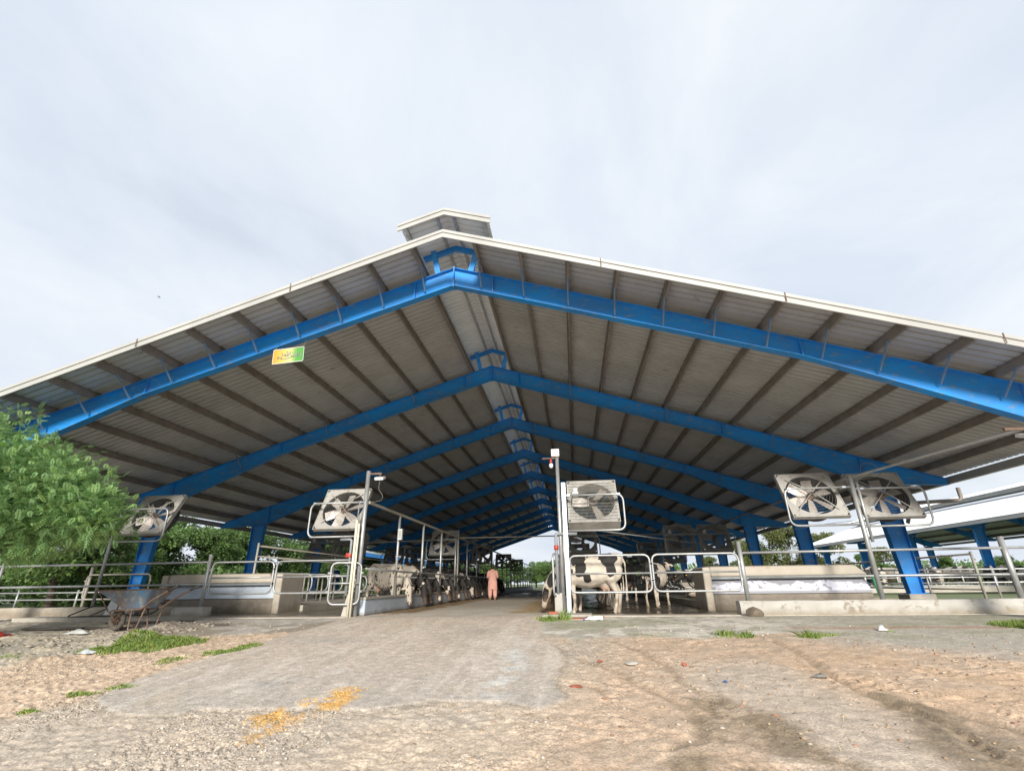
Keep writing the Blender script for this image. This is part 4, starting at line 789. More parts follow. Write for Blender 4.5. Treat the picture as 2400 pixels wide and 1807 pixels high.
for i, (x, y, l, a, lb) in enumerate(((-11.7, 10.9, 1.3, .15, 'dark board lying by the red cloth'), (-10.9, 11.1, 1.6, .05, 'dark board lying behind the white bag'), (-10.2, 11.9, 1.9, .3, 'long dark plank under the wheelbarrow'), (-8.15, 11.5, .5, -.1, 'short dark stick on the ground right of the wheelbarrow'))):
    o = MB().box((0, 0, 0), (l, .16 if i < 3 else .04, .03)).ob('plank', MT['boards'], None, (x, y, gh(x, y)+.035), (0, 0, a)); tag(o, lb, 'plank', 'boards lying on the left ground')
# white container and metal bed frame leaning on the sandy curb
e = empty('plastic_crate', (-12.15, 13.05, .0), .1, 'white plastic box beside the wheelbarrow wheel', 'box'); s = MB(); s.hexa([(-.3, -.2, .1), (-.24, -.12, .5), (-.3, .1, .1), (-.24, .1, .5), (.3, -.2, .1), (.24, -.12, .5), (.3, .1, .1), (.24, .1, .5)]); s.lohi((-.3, -.2, .04), (.3, .1, .1)); s.ob('box_body', MT['plastic'], e); s = MB(); s.box((0, -.17, .42), (.08, .02, .04)); s.ob('handle', MT['red'], e)
e = empty('metal_frame', (-12.4, 12.7, -.03), 0, 'black iron frame lying on the grey concrete ledge', 'frame')
s = MB(); s.tube(fillet([(-.9, -.1, .1), (-.7, .4, .34), (1.5, .45, .4), (1.6, -.2, .16)], .15, 5, True), .018, 6, True); s.ob('frame_tube', MT['dark'], e)
for q in range(3): s = MB(); s.cyl((-.2+q*.6, -.12, .12), (0+q*.6, .42, .37), .012, 6); s.ob('bar', MT['dark'], e)
wall('ledge', (-14.5, 12.3, -.1), (-9.8, 12.95, .07), 'low grey concrete ledge under the iron frame', 'conc', 'ledge')
# barrel
e = empty('barrel', (-12.45, 26, .6), 0, 'blue plastic barrel between the left stalls', 'barrel'); s = MB(); s.tube([(0, 0, 0), (0, 0, .05), (0, 0, .2), (0, 0, .5), (0, 0, .82), (0, 0, .9)], [.24, .28, .29, .3, .28, .24], 16); s.ob('drum', MT['bluedrum'], e); s = MB(); s.tube([(0, 0, .66), (0, 0, .72)], [.305, .305], 16); s.ob('rim', MT['plastic'], e)

# ------------------------------------------------------------------ wheelbarrow
wb = empty('wheelbarrow', (-9.62, 10.72, gh(-9.62, 10.72)), R(-4), 'rusty blue wheelbarrow parked in front of the left curb', 'wheelbarrow')
def loopring(cx, cz, lx, ly, yc=0): return [(cx-lx, yc-ly, cz), (cx+lx, yc-ly, cz), (cx+lx, yc+ly, cz), (cx-lx, yc+ly, cz)]
s = MB(); top = fillet([(-.80, -.36, .80), (.58, -.36, .82), (.58, .36, .82), (-.80, .36, .80)], .12, 4, True); bot = fillet([(-.18, -.2, .44), (.36, -.2, .44), (.36, .2, .44), (-.18, .2, .44)], .08, 4, True)
n = len(top); mid = [a*.45+b_*.55 for a, b_ in zip(top, bot)]; ti = [p*1.0+Vector((0, 0, -.004)) for p in top]
ins_ = lambda P_, k: [Vector((sum(q.x for q in P_)/len(P_)*(1-k)+p.x*k, p.y*k, p.z+.006)) for p in P_]
V_ = top+mid+bot+ins_(top, .98)+ins_(mid, .975)+ins_(bot, .96); fs = []
for a in range(n):
    b_ = (a+1) % n; fs += [(a, a+n, b_+n, b_), (a+n, a+2*n, b_+2*n, b_+n), (a+3*n, b_+3*n, b_+4*n, a+4*n), (a+4*n, b_+4*n, b_+5*n, a+5*n), (a, b_, b_+3*n, a+3*n)]
fs += [tuple(2*n+a for a in range(n)), tuple(5*n+a for a in range(n-1, -1, -1))]; s.add(V_, fs); s.ob('tray', MT['tray'], wb)
s = MB(); s.tube([p+Vector((0, 0, .005)) for p in top], .014, 6, True); s.ob('rim', MT['rust'], wb)
for g in (-1, 1):
    s = MB(); s.tube(fillet([(-.62, g*.06, .36), (-.40, g*.18, .40), (.38, g*.24, .43), (.62, g*.28, .6), (1.15, g*.3, .86)], .08), .02, 7); s.ob('handle_bar', MT['rust'], wb)
    s = MB(); s.cyl((1.0, g*.297, .79), (1.22, g*.3, .885), .025, 8); s.ob('grip', MT['dark'], wb)
    s = MB(); s.tube(fillet([(.10, g*.2, .42), (.16, g*.24, .02), (.34, g*.24, .02), (.46, g*.23, .45)], .04), .017, 6); s.ob('leg', MT['rust'], wb)
    s = MB(); s.tube([(-.62, g*.06, .36), (-.42, g*.06, .2)], .016, 6); s.tube([(-.2, g*.12, .41), (-.42, g*.06, .2)], .014, 6); s.ob('fork', MT['rust'], wb)
    s = MB(); s.tube([(-.76, g*.3, .78), (-.62, g*.1, .38)], .014, 6); s.ob('brace', MT['rust'], wb)
s = MB(); s.tube([(-.42+.155*math.cos(2*PI*i/24), 0, .2+.155*math.sin(2*PI*i/24)) for i in range(24)], .05, 10, True); wt = s.ob('wheel', MT['tyre'], wb)
s = MB(); s.cyl((-.42, -.04, .2), (-.42, .04, .2), .045, 10); s.cyl((-.42, -.09, .2), (-.42, .09, .2), .015, 8)
for k in range(4): a = PI*k/4+.2; s.cyl((-.42-.12*math.cos(a), 0, .2-.12*math.sin(a)), (-.42+.12*math.cos(a), 0, .2+.12*math.sin(a)), .012, 6)
s.tube([(-.42+.115*math.cos(2*PI*i/20), 0, .2+.115*math.sin(2*PI*i/20)) for i in range(20)], .012, 6, True); s.ob('rim', MT['rust'], wt)
# ------------------------------------------------------------------ remeshed bodies
def loft(s, rings, n=14, ex=2.3):
    """rings: (x, y, z, half width, half height, pitch) ; pitch tilts the ring about the lateral axis"""
    vs = []; k = len(rings)
    for (x, y, z, w, h, p) in rings:
        for j in range(n):
            a = 2*PI*j/n; c, q = math.cos(a), math.sin(a); u = w*math.copysign(abs(c)**(2/ex), c); v = h*math.copysign(abs(q)**(2/ex), q)
            vs.append((x-v*math.sin(p), y+u, z+v*math.cos(p)))
    fs = [(i*n+j, i*n+(j+1) % n, (i+1)*n+(j+1) % n, (i+1)*n+j) for i in range(k-1) for j in range(n)]
    fs += [tuple(range(n-1, -1, -1)), tuple((k-1)*n+j for j in range(n))]; s.add(vs, fs, True)
def remesh(s, name, vox, mat, smooth=4):
    me_ = s.mesh(name+'_raw', mat); bm = bmesh.new(); bm.from_mesh(me_); bmesh.ops.recalc_face_normals(bm, faces=bm.faces); bm.to_mesh(me_); bm.free()
    o = bpy.data.objects.new('tmp', me_); COL.objects.link(o)
    r = o.modifiers.new('r', 'REMESH'); r.mode = 'VOXEL'; r.voxel_size = vox; r.use_smooth_shade = True
    q = o.modifiers.new('s', 'SMOOTH'); q.iterations = smooth; q.factor = .5
    bpy.context.view_layer.update(); dg = bpy.context.evaluated_depsgraph_get(); nm = bpy.data.meshes.new_from_object(o.evaluated_get(dg)); nm.name = name
    bpy.data.objects.remove(o); bpy.data.meshes.remove(me_); nm.polygons.foreach_set('use_smooth', [True]*len(nm.polygons)); return nm
def limb(s, pts): s.tube([p[:3] for p in pts], [p[3] for p in pts], 10)
COWG = {}
def cow_mesh(kind):
    s = MB(); ly = kind == 'lie'; dz = -.62 if ly else 0
    T_ = [(-.86, 0, 1.24, .06, .08, .2), (-.82, 0, 1.2, .17, .2, .1), (-.68, 0, 1.14, .26, .29, 0), (-.5, 0, 1.09, .285, .33, 0), (-.25, 0, 1.01, .33, .385, 0), (.05, 0, .98, .35, .41, 0), (.3, 0, 1.0, .31, .40, 0), (.5, 0, 1.04, .25, .38, 0), (.66, 0, 1.06, .19, .31, .1), (.78, 0, 1.06, .12, .2, .2)]
    loft(s, [(x, y, z+dz, w*(1.12 if ly else 1), h*(.9 if ly else 1), p) for x, y, z, w, h, p in T_])
    for g in (-1, 1): s.ell((-.5, g*.2, 1.31+dz), (.12, .07, .07)); s.ell((.48, g*.15, 1.05+dz), (.16, .12, .3)); s.ell((-.62, g*.18, 1.02+dz), (.22, .12, .28))
    s.tube([(-.8, 0, 1.42+dz), (-.3, 0, 1.395+dz), (.3, 0, 1.375+dz), (.5, 0, 1.40+dz)], [.05, .05, .05, .06], 8)
    if kind == 'graze': nk = [(.48, 1.05, .18, .34, .1), (.72, 1.0, .13, .26, -.45), (.92, .86, .10, .19, -.8), (1.05, .71, .088, .15, -1.0), (1.12, .62, .085, .12, -1.1)]; poll = Vector((1.14, 0, .68)); muz = Vector((1.26, 0, .15))
    elif kind == 'stand': nk = [(.48, 1.06, .18, .34, .1), (.78, 1.18, .12, .24, .5), (1.0, 1.30, .1, .18, .5), (1.16, 1.37, .09, .13, .4)]; poll = Vector((1.2, 0, 1.42)); muz = Vector((1.62, 0, 1.12))
    else: nk = [(.48, .46, .18, .3, .1), (.76, .6, .12, .22, .6), (.95, .73, .1, .17, .6), (1.06, .81, .09, .13, .4)]; poll = Vector((1.08, 0, .87)); muz = Vector((1.5, 0, .6))
    loft(s, [(a[0], 0, a[1], a[2], a[3], a[4]) for a in nk], 14)
    d = (muz-poll).normalized(); up = Vector((0, 1, 0)).cross(d) * -1
    if up.x < 0 and kind == 'graze': up = -up
    if kind != 'graze' and up.z < 0: up = -up
    n = 12; L_ = (muz-poll).length; vs = []; rg = [(-.07, .06, .06, 0), (.0, .105, .10, 0), (.17, .125, .125, -.02), (.36, .118, .125, -.03), (.6, .085, .09, -.02), (.82, .088, .076, -.015), (.96, .088, .07, -.015), (1.04, .05, .04, -.015)]
    for t, w, h, o in rg:
        for j in range(n): a = 2*PI*j/n; vs.append(poll+d*(L_*t)+Vector((0, w*math.cos(a), 0))+up*(h*math.sin(a)+o))
    s.add(vs, [(i*n+j, i*n+(j+1) % n, (i+1)*n+(j+1) % n, (i+1)*n+j) for i in range(len(rg)-1) for j in range(n)]+[tuple(range(n-1, -1, -1)), tuple((len(rg)-1)*n+j for j in range(n))], True)
    for g in (-1, 1):
        e0 = poll+d*.05+Vector((0, g*.1, 0)); s.tube([e0, e0+Vector((0, g*.09, 0))-up*.02, e0+Vector((0, g*.21, 0))-up*.05+d*.03], [.03, .058, .02], 8)
    if not ly:
        for g, ph in ((-1, .06), (1, -.05)):
            limb(s, [(.50, g*.17, .95, .13), (.50+ph*.3, g*.175, .72, .095), (.50+ph, g*.17, .44, .058), (.49+ph, g*.17, .40, .055), (.49+ph, g*.17, .18, .040), (.51+ph, g*.17, .12, .048), (.53+ph, g*.17, .0, .062)])
            limb(s, [(-.58, g*.17, 1.0, .18), (-.52-ph*.3, g*.2, .78, .14), (-.66-ph, g*.19, .54, .062), (-.70-ph, g*.19, .48, .055), (-.66-ph, g*.19, .2, .042), (-.64-ph, g*.19, .12, .05), (-.61-ph, g*.19, .0, .064)])
        s.ell((-.40, 0, .66), (.19, .16, .14))
        for a, b_ in ((-.33, .08), (-.33, -.08), (-.46, .08), (-.46, -.08)): s.tube([(a, b_, .6), (a, b_, .48)], [.03, .018], 6)
        tl = [(-.86, 0, 1.33, .035), (-.93, 0, 1.2, .03), (-.93, 0, .8, .022), (-.92, .02, .62, .035), (-.91, .03, .5, .042), (-.9, .03, .4, .02)]
    else:
        for g in (-1, 1): s.tube([(.45, g*.2, .2), (.7, g*.28, .1), (.45, g*.32, .06)], [.1, .07, .05], 8); s.tube([(-.55, g*.25, .3), (-.3, g*.42, .12), (-.1, g*.42, .06)], [.17, .1, .05], 8)
        tl = [(-.86, 0, .72, .035), (-.94, .03, .5, .03), (-.96, .1, .15, .03), (-.9, .2, .05, .03)]
    limb(s, tl); COWG[kind] = (poll, muz, d, up, L_)
    return remesh(s, 'cow_body', .026, None, 5)
def cow_mat(name, seed, thr, scale, spots=(), head='black', speck=False, belly=True):
    mt = bpy.data.materials.new(name); mt.use_nodes = True; t = mt.node_tree; N = t.nodes; L = t.links; b = N['Principled BSDF']; b.inputs['Roughness'].default_value = .75
    co = N.new('ShaderNodeTexCoord'); mp = N.new('ShaderNodeMapping'); mp.inputs['Location'].default_value = (seed*3.7, seed*1.9, seed*5.3); mp.inputs['Scale'].default_value = (1, 1, 1); L.new(co.outputs['Object'], mp.inputs[0])
    def op(o, u, v=None, w=None):
        q = N.new('ShaderNodeMath'); q.operation = o
        for i, x in enumerate((u, v, w)):
            if x is None: continue
            if isinstance(x, (int, float)): q.inputs[i].default_value = x
            else: L.new(x, q.inputs[i])
        return q.outputs[0]
    def noise(s_, d_=2.0, src=mp): n = N.new('ShaderNodeTexNoise'); n.inputs['Scale'].default_value = s_; n.inputs['Detail'].default_value = d_; L.new(src.outputs[0], n.inputs['Vector']); return n.outputs['Fac']
    def mr(src, a_, b_, c_=0, d_=1): r = N.new('ShaderNodeMapRange'); [setattr(r.inputs[i+1], 'default_value', v) for i, v in enumerate((a_, b_, c_, d_))]; L.new(src, r.inputs[0]); return r.outputs[0]
    if speck:
        mp.inputs['Rotation'].default_value = (0, .7, 0); mp.inputs['Scale'].default_value = (1, 1, .45); m_ = mr(noise(scale, 1), thr, thr+.02)
    else: m_ = mr(noise(scale, 3), thr, thr+.012)
    sx = N.new('ShaderNodeSeparateXYZ'); L.new(co.outputs['Object'], sx.inputs[0]); wob = noise(4.5, 3)
    for c, r_ in spots:
        v = N.new('ShaderNodeVectorMath'); v.operation = 'SUBTRACT'; L.new(co.outputs['Object'], v.inputs[0]); v.inputs[1].default_value = c
        w = N.new('ShaderNodeVectorMath'); w.operation = 'DIVIDE'; L.new(v.outputs[0], w.inputs[0]); w.inputs[1].default_value = r_
        l = N.new('ShaderNodeVectorMath'); l.operation = 'LENGTH'; L.new(w.outputs[0], l.inputs[0]); k = op('ADD', l.outputs['Value'], op('MULTIPLY', op('SUBTRACT', wob, .5), 1.5)); m_ = op('MAXIMUM', m_, mr(k, 1.0, .96))
    legs = mr(sx.outputs[2], .56, .5); m_ = op('MULTIPLY', m_, op('SUBTRACT', 1.0, op('MULTIPLY', legs, mr(sx.outputs[0], 1.0, .95))))
    mx = N.new('ShaderNodeMix'); mx.data_type = 'RGBA'; mx.inputs['A'].default_value = (.55, .485, .405, 1); mx.inputs['B'].default_value = (.017, .014, .013, 1); L.new(m_, mx.inputs['Factor'])
    # dung-stained lower legs
    m2 = N.new('ShaderNodeMix'); m2.data_type = 'RGBA'; m2.inputs['B'].default_value = (.26, .17, .1, 1); L.new(mx.outputs['Result'], m2.inputs['A']); L.new(op('MULTIPLY', mr(sx.outputs[2], .55, .05), mr(noise(9, 4), .35, .7)), m2.inputs['Factor'])
    m3 = N.new('ShaderNodeMix'); m3.data_type = 'RGBA'; m3.inputs['B'].default_value = (.55, .33, .24, 1); L.new(m2.outputs['Result'], m3.inputs['A'])
    ud = op('MULTIPLY', op('MULTIPLY', mr(sx.outputs[2], .72, .62), mr(sx.outputs[2], .42, .5)), op('MULTIPLY', mr(sx.outputs[0], -.2, -.27), mr(sx.outputs[0], -.62, -.55))); ay = op('ABSOLUTE', sx.outputs[1]); ud = op('MULTIPLY', ud, mr(ay, .17, .13)); L.new(op('MULTIPLY', ud, .7), m3.inputs['Factor'])
    gm = N.new('ShaderNodeVectorMath'); gm.operation = 'SCALE'; L.new(m3.outputs['Result'], gm.inputs[0]); L.new(mr(noise(6, 6), .3, .7, .72, 1.1), gm.inputs['Scale']); L.new(gm.outputs[0], b.inputs['Base Color']); return mt
CM = {k: cow_mesh(k) for k in ('graze', 'stand', 'lie')}
# small parts of a cow, in the body's own frame
EYEM = M('cow_eye', (.01, .01, .01), (.02, .01, .01), 3, .15); NOSE = M('cow_nose', (.22, .13, .11), (.1, .07, .07), 14, .35); TAGY = M('yellow_tag', (.7, .5, .05), (.7, .5, .05), 3, .5)
CP = {}
for k, (poll, muz, d, up, L_) in COWG.items():
    q = []
    for g in (-1, 1):
        s = MB(); s.ell(tuple(poll+d*(L_*.32)+Vector((0, g*.112, 0))+up*.04), (.018, .014, .018), 8, 6); q.append(('eye', s.mesh('eye', EYEM)))
        s = MB(); e0 = poll+d*.07+Vector((0, g*.23, 0))-up*.05; s.box(tuple(e0), (.05, .012, .06)); q.append(('ear_tag', s.mesh('ear_tag', TAGY)))
    s = MB(); c = muz+d*.0-up*.015; s.ell(tuple(c), (.055, .062, .05), 10, 6); q.append(('nose', s.mesh('nose', NOSE))); CP[k] = q
COAT = [cow_mat('coat_a', 1, .47, 1.5), cow_mat('coat_b', 2, .40, 1.2), cow_mat('coat_c', 3, .545, 1.7), cow_mat('coat_d', 4, .36, 1.3), cow_mat('coat_e', 5, .50, 2.1), cow_mat('coat_f', 6, .30, 1.0),
        cow_mat('coat_speckled', 7, .61, 13.0, speck=True), cow_mat('coat_pale', 8, .60, 1.4, spots=[((.92, 0, .9), (.26, .3, .3)), ((1.2, 0, .45), (.2, .3, .33))])]
FRONT = cow_mat('coat_front', 9, .80, 1.0, spots=[((.34, .2, 1.32), (.24, .5, .16)), ((.24, .3, 1.08), (.13, .5, .24)), ((.10, .3, .84), (.10, .5, .14)), ((-.46, .2, 1.30), (.22, .5, .20)), ((-.54, .3, 1.08), (.12, .5, .20)), ((.47, .3, 1.0), (.03, .4, .07)), ((.62, .1, .82), (.09, .5, .16)), ((.70, .1, .62), (.07, .6, .14)), ((1.02, .12, .83), (.14, .12, .19)), ((1.2, .1, .42), (.10, .09, .17)), ((.05, .4, 1.36), (.05, .3, .04))])
def cow(x, y, rz, kind, mat, label, group=None, sc=1.0, parts=True, z=0):
    me_ = CM[kind]; e = empty('cow', (x, y, z), R(rz), label, 'cow', group); e.scale = (sc, sc, sc); b = inst('body', me_, e)
    if len(me_.materials) == 0: me_.materials.append(mat)
    b.material_slots[0].link = 'OBJECT'; b.material_slots[0].material = mat
    if parts:
        for nm, pm in CP[kind]: inst(nm, pm, e)
    return e
WD = ['first', 'second', 'third', 'fourth', 'fifth', 'sixth', 'seventh', 'eighth', 'ninth', 'tenth', 'eleventh', 'twelfth', 'thirteenth', 'fourteenth', 'fifteenth', 'sixteenth', 'seventeenth', 'eighteenth', 'nineteenth', 'twentieth', 'twenty-first']
rg = random.Random(5); y = 17.9; desc = ['blotched', 'mostly black', 'mostly white', 'black', 'patched', 'nearly all black']
order = [6, 7, 3, 1, 4, 5, 1, 3, 0, 5, 3, 1, 5, 3, 0, 5, 1, 3, 5, 4]
for i in range(20):
    c = order[i]; nm = 'cream cow with many small dark specks, nearest in the left feeding row' if i == 0 else ('pale cow with a black neck and head, second in the left feeding row' if i == 1 else desc[c if c < 6 else 0]+' cow with lowered head, '+WD[i]+' in the left feeding row')
    cow(-6.62+rg.uniform(-.06, .06), y, -(30 if i == 0 else rg.uniform(14, 26)), 'graze', COAT[c], nm, 'cows feeding along the left barrier', rg.uniform(.97, 1.04)); y += rg.uniform(1.1, 1.35)
cow(.43, 14.35, 180, 'graze', FRONT, 'white cow with black shoulder and hip patches behind the front right gate', 'cows feeding along the right barrier', 1.03)
y = 15.7
for i, c in enumerate((3, 1, 4, 5, 0, 3, 5, 1, 3, 5, 4, 3)):
    cow(.55+rg.uniform(-.08, .08), y, 180+rg.uniform(-9, 5), 'graze', COAT[c], desc[c]+' cow, '+WD[i+1]+' from the entrance in the right feeding row', 'cows feeding along the right barrier', rg.uniform(.95, 1.02)); y += rg.uniform(1.1, 1.3)
cow(2.75, 18.2, 62, 'stand', COAT[0], 'standing patched cow turned away between the two right gates', None, .95)
cow(4.85, 18.2, 176, 'lie', COAT[3], 'black cow lying in the first right stall behind the gate', None, 1, z=.18)
cow(4.9, 20.6, 182, 'lie', COAT[1], 'black and white cow lying in a stall deeper behind the right gate', None, 1, z=.18)
cow(2.3, 24, 100, 'stand', COAT[5], 'dark cow standing deep in the right walkway')
for i in range(14): cow(18.6+i*.92+rg.uniform(-.1, .1), 36+rg.uniform(-.3, .9), 250+rg.uniform(-25, 30), 'graze' if i % 3 else 'stand', COAT[(0, 2, 7, 4, 3, 2, 0, 7, 1, 2, 4, 7, 0, 3)[i]], WD[i]+' cow from the left in the group by the second barn', 'cows in front of the second barn', 1, False)

# ------------------------------------------------------------------ the person
pe = empty('person', (-4.14, 26.4, 0), R(8), 'person in a salmon tunic and trousers walking away up the feed alley', 'person')
SK = M('skin', (.22, .11, .065), (.19, .09, .05), 5, .6); CLOTH = M('salmon_cloth', (.60, .32, .26), (.52, .27, .22), 3, .85, bump=.3, bscale=14); HAIR = M('black_hair', (.015, .012, .01), (.02, .016, .014), 9, .6)
s = MB(); s.ell((0, .02, 1.58), (.075, .095, .115)); s.ell((0, .12, 1.56), (.016, .02, .025), 8, 6); s.tube([(0, 0, 1.36), (0, 0, 1.5)], [.06, .052], 10)
for g in (-1, 1): s.ell((g*.078, .02, 1.57), (.014, .025, .035), 8, 6)
loft(s, [(0, 0, z, w, d, 0) for z, w, d in ()] or [(0, 0, 1, .1, .1, 0), (0, 0, 1.01, .1, .1, 0)], 8)
s.tube([(0, 0, .9), (0, 0, 1.15), (0, 0, 1.38)], [.14, .13, .12], 12)
for g in (-1, 1):
    s.tube([(g*.1, 0, .95), (g*.11, 0, .5), (g*.12, -.02*g, .06)], [.085, .06, .042], 10); s.tube([(g*.12, -.06, .03), (g*.13, .14, .025)], [.04, .032], 8)
    s.tube([(g*.17, 0, 1.36), (g*.235, -.03, 1.12), (g*.19, .16, .97)], [.05, .042, .03], 10)
    hb = Vector((g*.185, .18, .965)); s.ell(tuple(hb+Vector((0, .03, 0))), (.02, .045, .034), 8, 6)
    for f in range(4): s.tube([hb+Vector((0, .06, .024-f*.016)), hb+Vector((-g*.012, .095-abs(f-1.5)*.006, .022-f*.017)), hb+Vector((-g*.03, .115-abs(f-1.5)*.006, .012-f*.017))], [.0095, .009, .0075], 6)
    s.tube([hb+Vector((0, .0, .03)), hb+Vector((-g*.02, .035, .05)), hb+Vector((-g*.03, .06, .045))], [.011, .010, .008], 6)
pb = remesh(s, 'body', .0085, SK, 2); pb.materials.clear(); pb.materials.append(SK); inst('body', pb, pe)
s = MB(); n = 20
def cloth(s, rows, n=20, wav=0.0):
    vs = []
    for z, w, d, cy in rows:
        for j in range(n): a = 2*PI*j/n; k = 1+wav*math.sin(a*6+z*3)*max(0, (1.1-z)); vs.append((w*k*math.cos(a), cy+d*k*math.sin(a), z+.004*math.sin(a*3)))
    s.add(vs, [(i*n+j, i*n+(j+1) % n, (i+1)*n+(j+1) % n, (i+1)*n+j) for i in range(len(rows)-1) for j in range(n)], True)
cloth(s, [(.50, .245, .165, 0), (.7, .225, .155, 0), (.92, .205, .145, 0), (1.1, .19, .14, 0), (1.28, .205, .135, 0), (1.37, .19, .11, 0), (1.42, .11, .08, 0), (1.45, .07, .065, 0)], 24, .05); s.ob('tunic', CLOTH, pe)
for g in (-1, 1):
    s = MB(); s.tube([(g*.16, 0, 1.38), (g*.21, -.01, 1.25), (g*.245, -.03, 1.1), (g*.215, .1, 1.02)], [.075, .075, .07, .055], 12); s.ob('sleeve', CLOTH, pe)
    s = MB(); s.tube([(g*.09, 0, .9), (g*.12, 0, .5), (g*.125, -.01*g, .25), (g*.125, -.02*g, .09)], [.13, .115, .10, .065], 14); s.ob('trouser_leg', CLOTH, pe)
    s = MB(); s.box((g*.127, .03, .008), (.09, .26, .02)); s.ob('sandal', MT['dark'], pe)
s = MB(); s.ell((0, -.005, 1.615), (.092, .105, .105)); s.ell((0, -.045, 1.555), (.08, .07, .09)); s.ob('hair', HAIR, pe)

# ------------------------------------------------------------------ foliage
def rot_to(d):
    d = d/np.linalg.norm(d, axis=1, keepdims=True); up = np.tile([0, 0, 1.0], (len(d), 1)); s_ = np.cross(d, up); l = np.linalg.norm(s_, axis=1, keepdims=True); s_ = np.where(l > 1e-3, s_/np.maximum(l, 1e-6), [1, 0, 0]); return d, s_, np.cross(s_, d)
def leaf_quads(P, Dm, Ln, Wd, cols, rng, droop=.0):
    d, s_, u = rot_to(Dm); roll_ = rng.uniform(-.9, .9, len(P)); s2 = s_*np.cos(roll_)[:, None]+u*np.sin(roll_)[:, None]
    L1 = Ln[:, None]; W1 = Wd[:, None]; tip = P+d*L1; tip[:, 2] -= droop*Ln
    V = np.stack([P, P+d*L1*.45+s2*W1, tip, P+d*L1*.45-s2*W1], 1).reshape(-1, 3); F = np.arange(len(P)*4).reshape(-1, 4); return V, F, np.repeat(cols, 4, 0)
def crown_points(lobes, n, rng, shell=.55):
    w = np.array([l[3]**2 for l in lobes]); idx = rng.choice(len(lobes), n, p=w/w.sum()); L_ = np.array([l[:3] for l in lobes])[idx]; r = np.array([l[3] for l in lobes])[idx]; fl = np.array([l[4] if len(l) > 4 else .8 for l in lobes])[idx]
    d = rng.normal(size=(n, 3)); d /= np.linalg.norm(d, axis=1, keepdims=True); rad = r*(shell+(1-shell)*rng.random(n)**.6)
    lump = 1+.22*np.sin(d[:, 0]*7+idx)+.16*np.sin(d[:, 1]*9+idx*2.1)
    P = L_+d*(rad*lump)[:, None]*np.stack([np.ones(n), np.ones(n), fl], 1); return P, d, idx
def tree_mesh(name, lobes, n, size, mat, seed, hue=.25, up=.2):
    rng = np.random.default_rng(seed); P, d, idx = crown_points(lobes, n, rng); Dm = d*.7+rng.normal(size=(n, 3))*.6; Dm[:, 2] += up
    t = rng.uniform(.7, 1.3, n)*(1+.22*np.sin(idx*2.7)); c = np.stack([t*(1+hue*rng.random(n)), t*(1+.06*rng.random(n)), t*rng.uniform(.7, 1.1, n)], 1)
    V, F, C_ = leaf_quads(P, Dm, size*rng.uniform(.6, 1.4, n), size*.32*rng.uniform(.7, 1.3, n), c, rng, .1); me_ = np_mesh(name, V, F, mat); tintattr(me_, C_); return me_
def trunk(par, segs, name='trunk', mat='bark'): s = MB(); s.tube([q[:3] for q in segs], [q[3] for q in segs], 9); return s.ob(name, MT[mat], par)
# near feathery tree: fronds with paired leaflets
nr = np.random.default_rng(21)
O = np.array([-12.9, 8.6, -.3])
NT = empty('feathery_tree', (-12.9, 8.6, -.3), 0, 'bright feathery-leaved tree filling the left edge beside the barn', 'tree'); 
lobes = [(-17.2, 12.4, 4.35, 1.75), (-15.9, 12.2, 3.75, 1.35), (-14.6, 12.1, 3.45, 1.2), (-13.6, 11.9, 3.0, 1.05), (-12.7, 11.9, 2.65, .8), (-12.25, 11.8, 2.3, .62), (-14.3, 11.4, 2.5, 1.0), (-15.8, 11.6, 2.7, 1.3), (-17.4, 12.2, 2.8, 1.6), (-13.2, 11.6, 2.25, .75), (-16.4, 11.0, 3.4, 1.2), (-17.2, 11.6, 2.0, 1.2), (-15.4, 11.4, 1.9, 1.0), (-14.0, 11.5, 1.95, .8), (-18.8, 12.6, 3.8, 1.8), (-15.0, 13.2, 3.0, 1.4), (-13.5, 12.9, 2.6, .9), (-16.8, 13.6, 3.8, 1.6)]
KT = .70; lobes = [(x*KT, y*KT-.1, .743+(z-.743)*KT, r*KT) for x, y, z, r in lobes]
nf = 24000; P, d, idx = crown_points(lobes, nf, nr, .5); Dm = d*.7+nr.normal(size=(nf, 3))*.75; Dm[:, 2] = Dm[:, 2]*.75+.2
dd, ss, u_ = rot_to(Dm); Lf = nr.uniform(.14, .26, nf); tn = nr.uniform(.7, 1.25, nf)*(1+.12*np.sin(idx*1.9))*(.85+.35*fbm(P[:, 0], P[:, 2]*1.6, 2.2, 3, 5)); yel = .7*nr.random(nf)**3
Vs = []; Cs = []; nl = 7
for k in range(nl):
    t = (k+.6)/nl; base = P+dd*(Lf*t)[:, None]; base[:, 2] -= Lf*.28*t*t
    for g in (-1, 1):
        ll = (.06*math.sin(PI*(.25+.7*t))*nr.uniform(.8, 1.2, nf))[:, None]; out = ss*g*.85+dd*.5; out[:, 2] -= .12
        tip = base+out*ll; w = dd*(.0105); Vs.append(np.stack([base-w, base+out*ll*.5-w*1.1, tip, base+out*ll*.5+w*1.3], 1)); Cs.append(np.stack([tn*(1+.45*yel), tn*(1+.12*yel), tn*(1-.3*yel)], 1))
V = np.concatenate([v.reshape(-1, 3) for v in Vs])-O; C_ = np.concatenate([np.repeat(c, 4, 0) for c in Cs]); me_ = np_mesh('crown', V, np.arange(len(V)).reshape(-1, 4), LEAF); tintattr(me_, C_); cr = inst('crown', me_, NT)
trunk(NT, [(.1, -.1, -.05, .17), (.5, -.1, .7, .14), (1.1, 0, 1.3, .12), (1.2, 0, 2.1, .09), (.9, 0, 3.3, .04)])
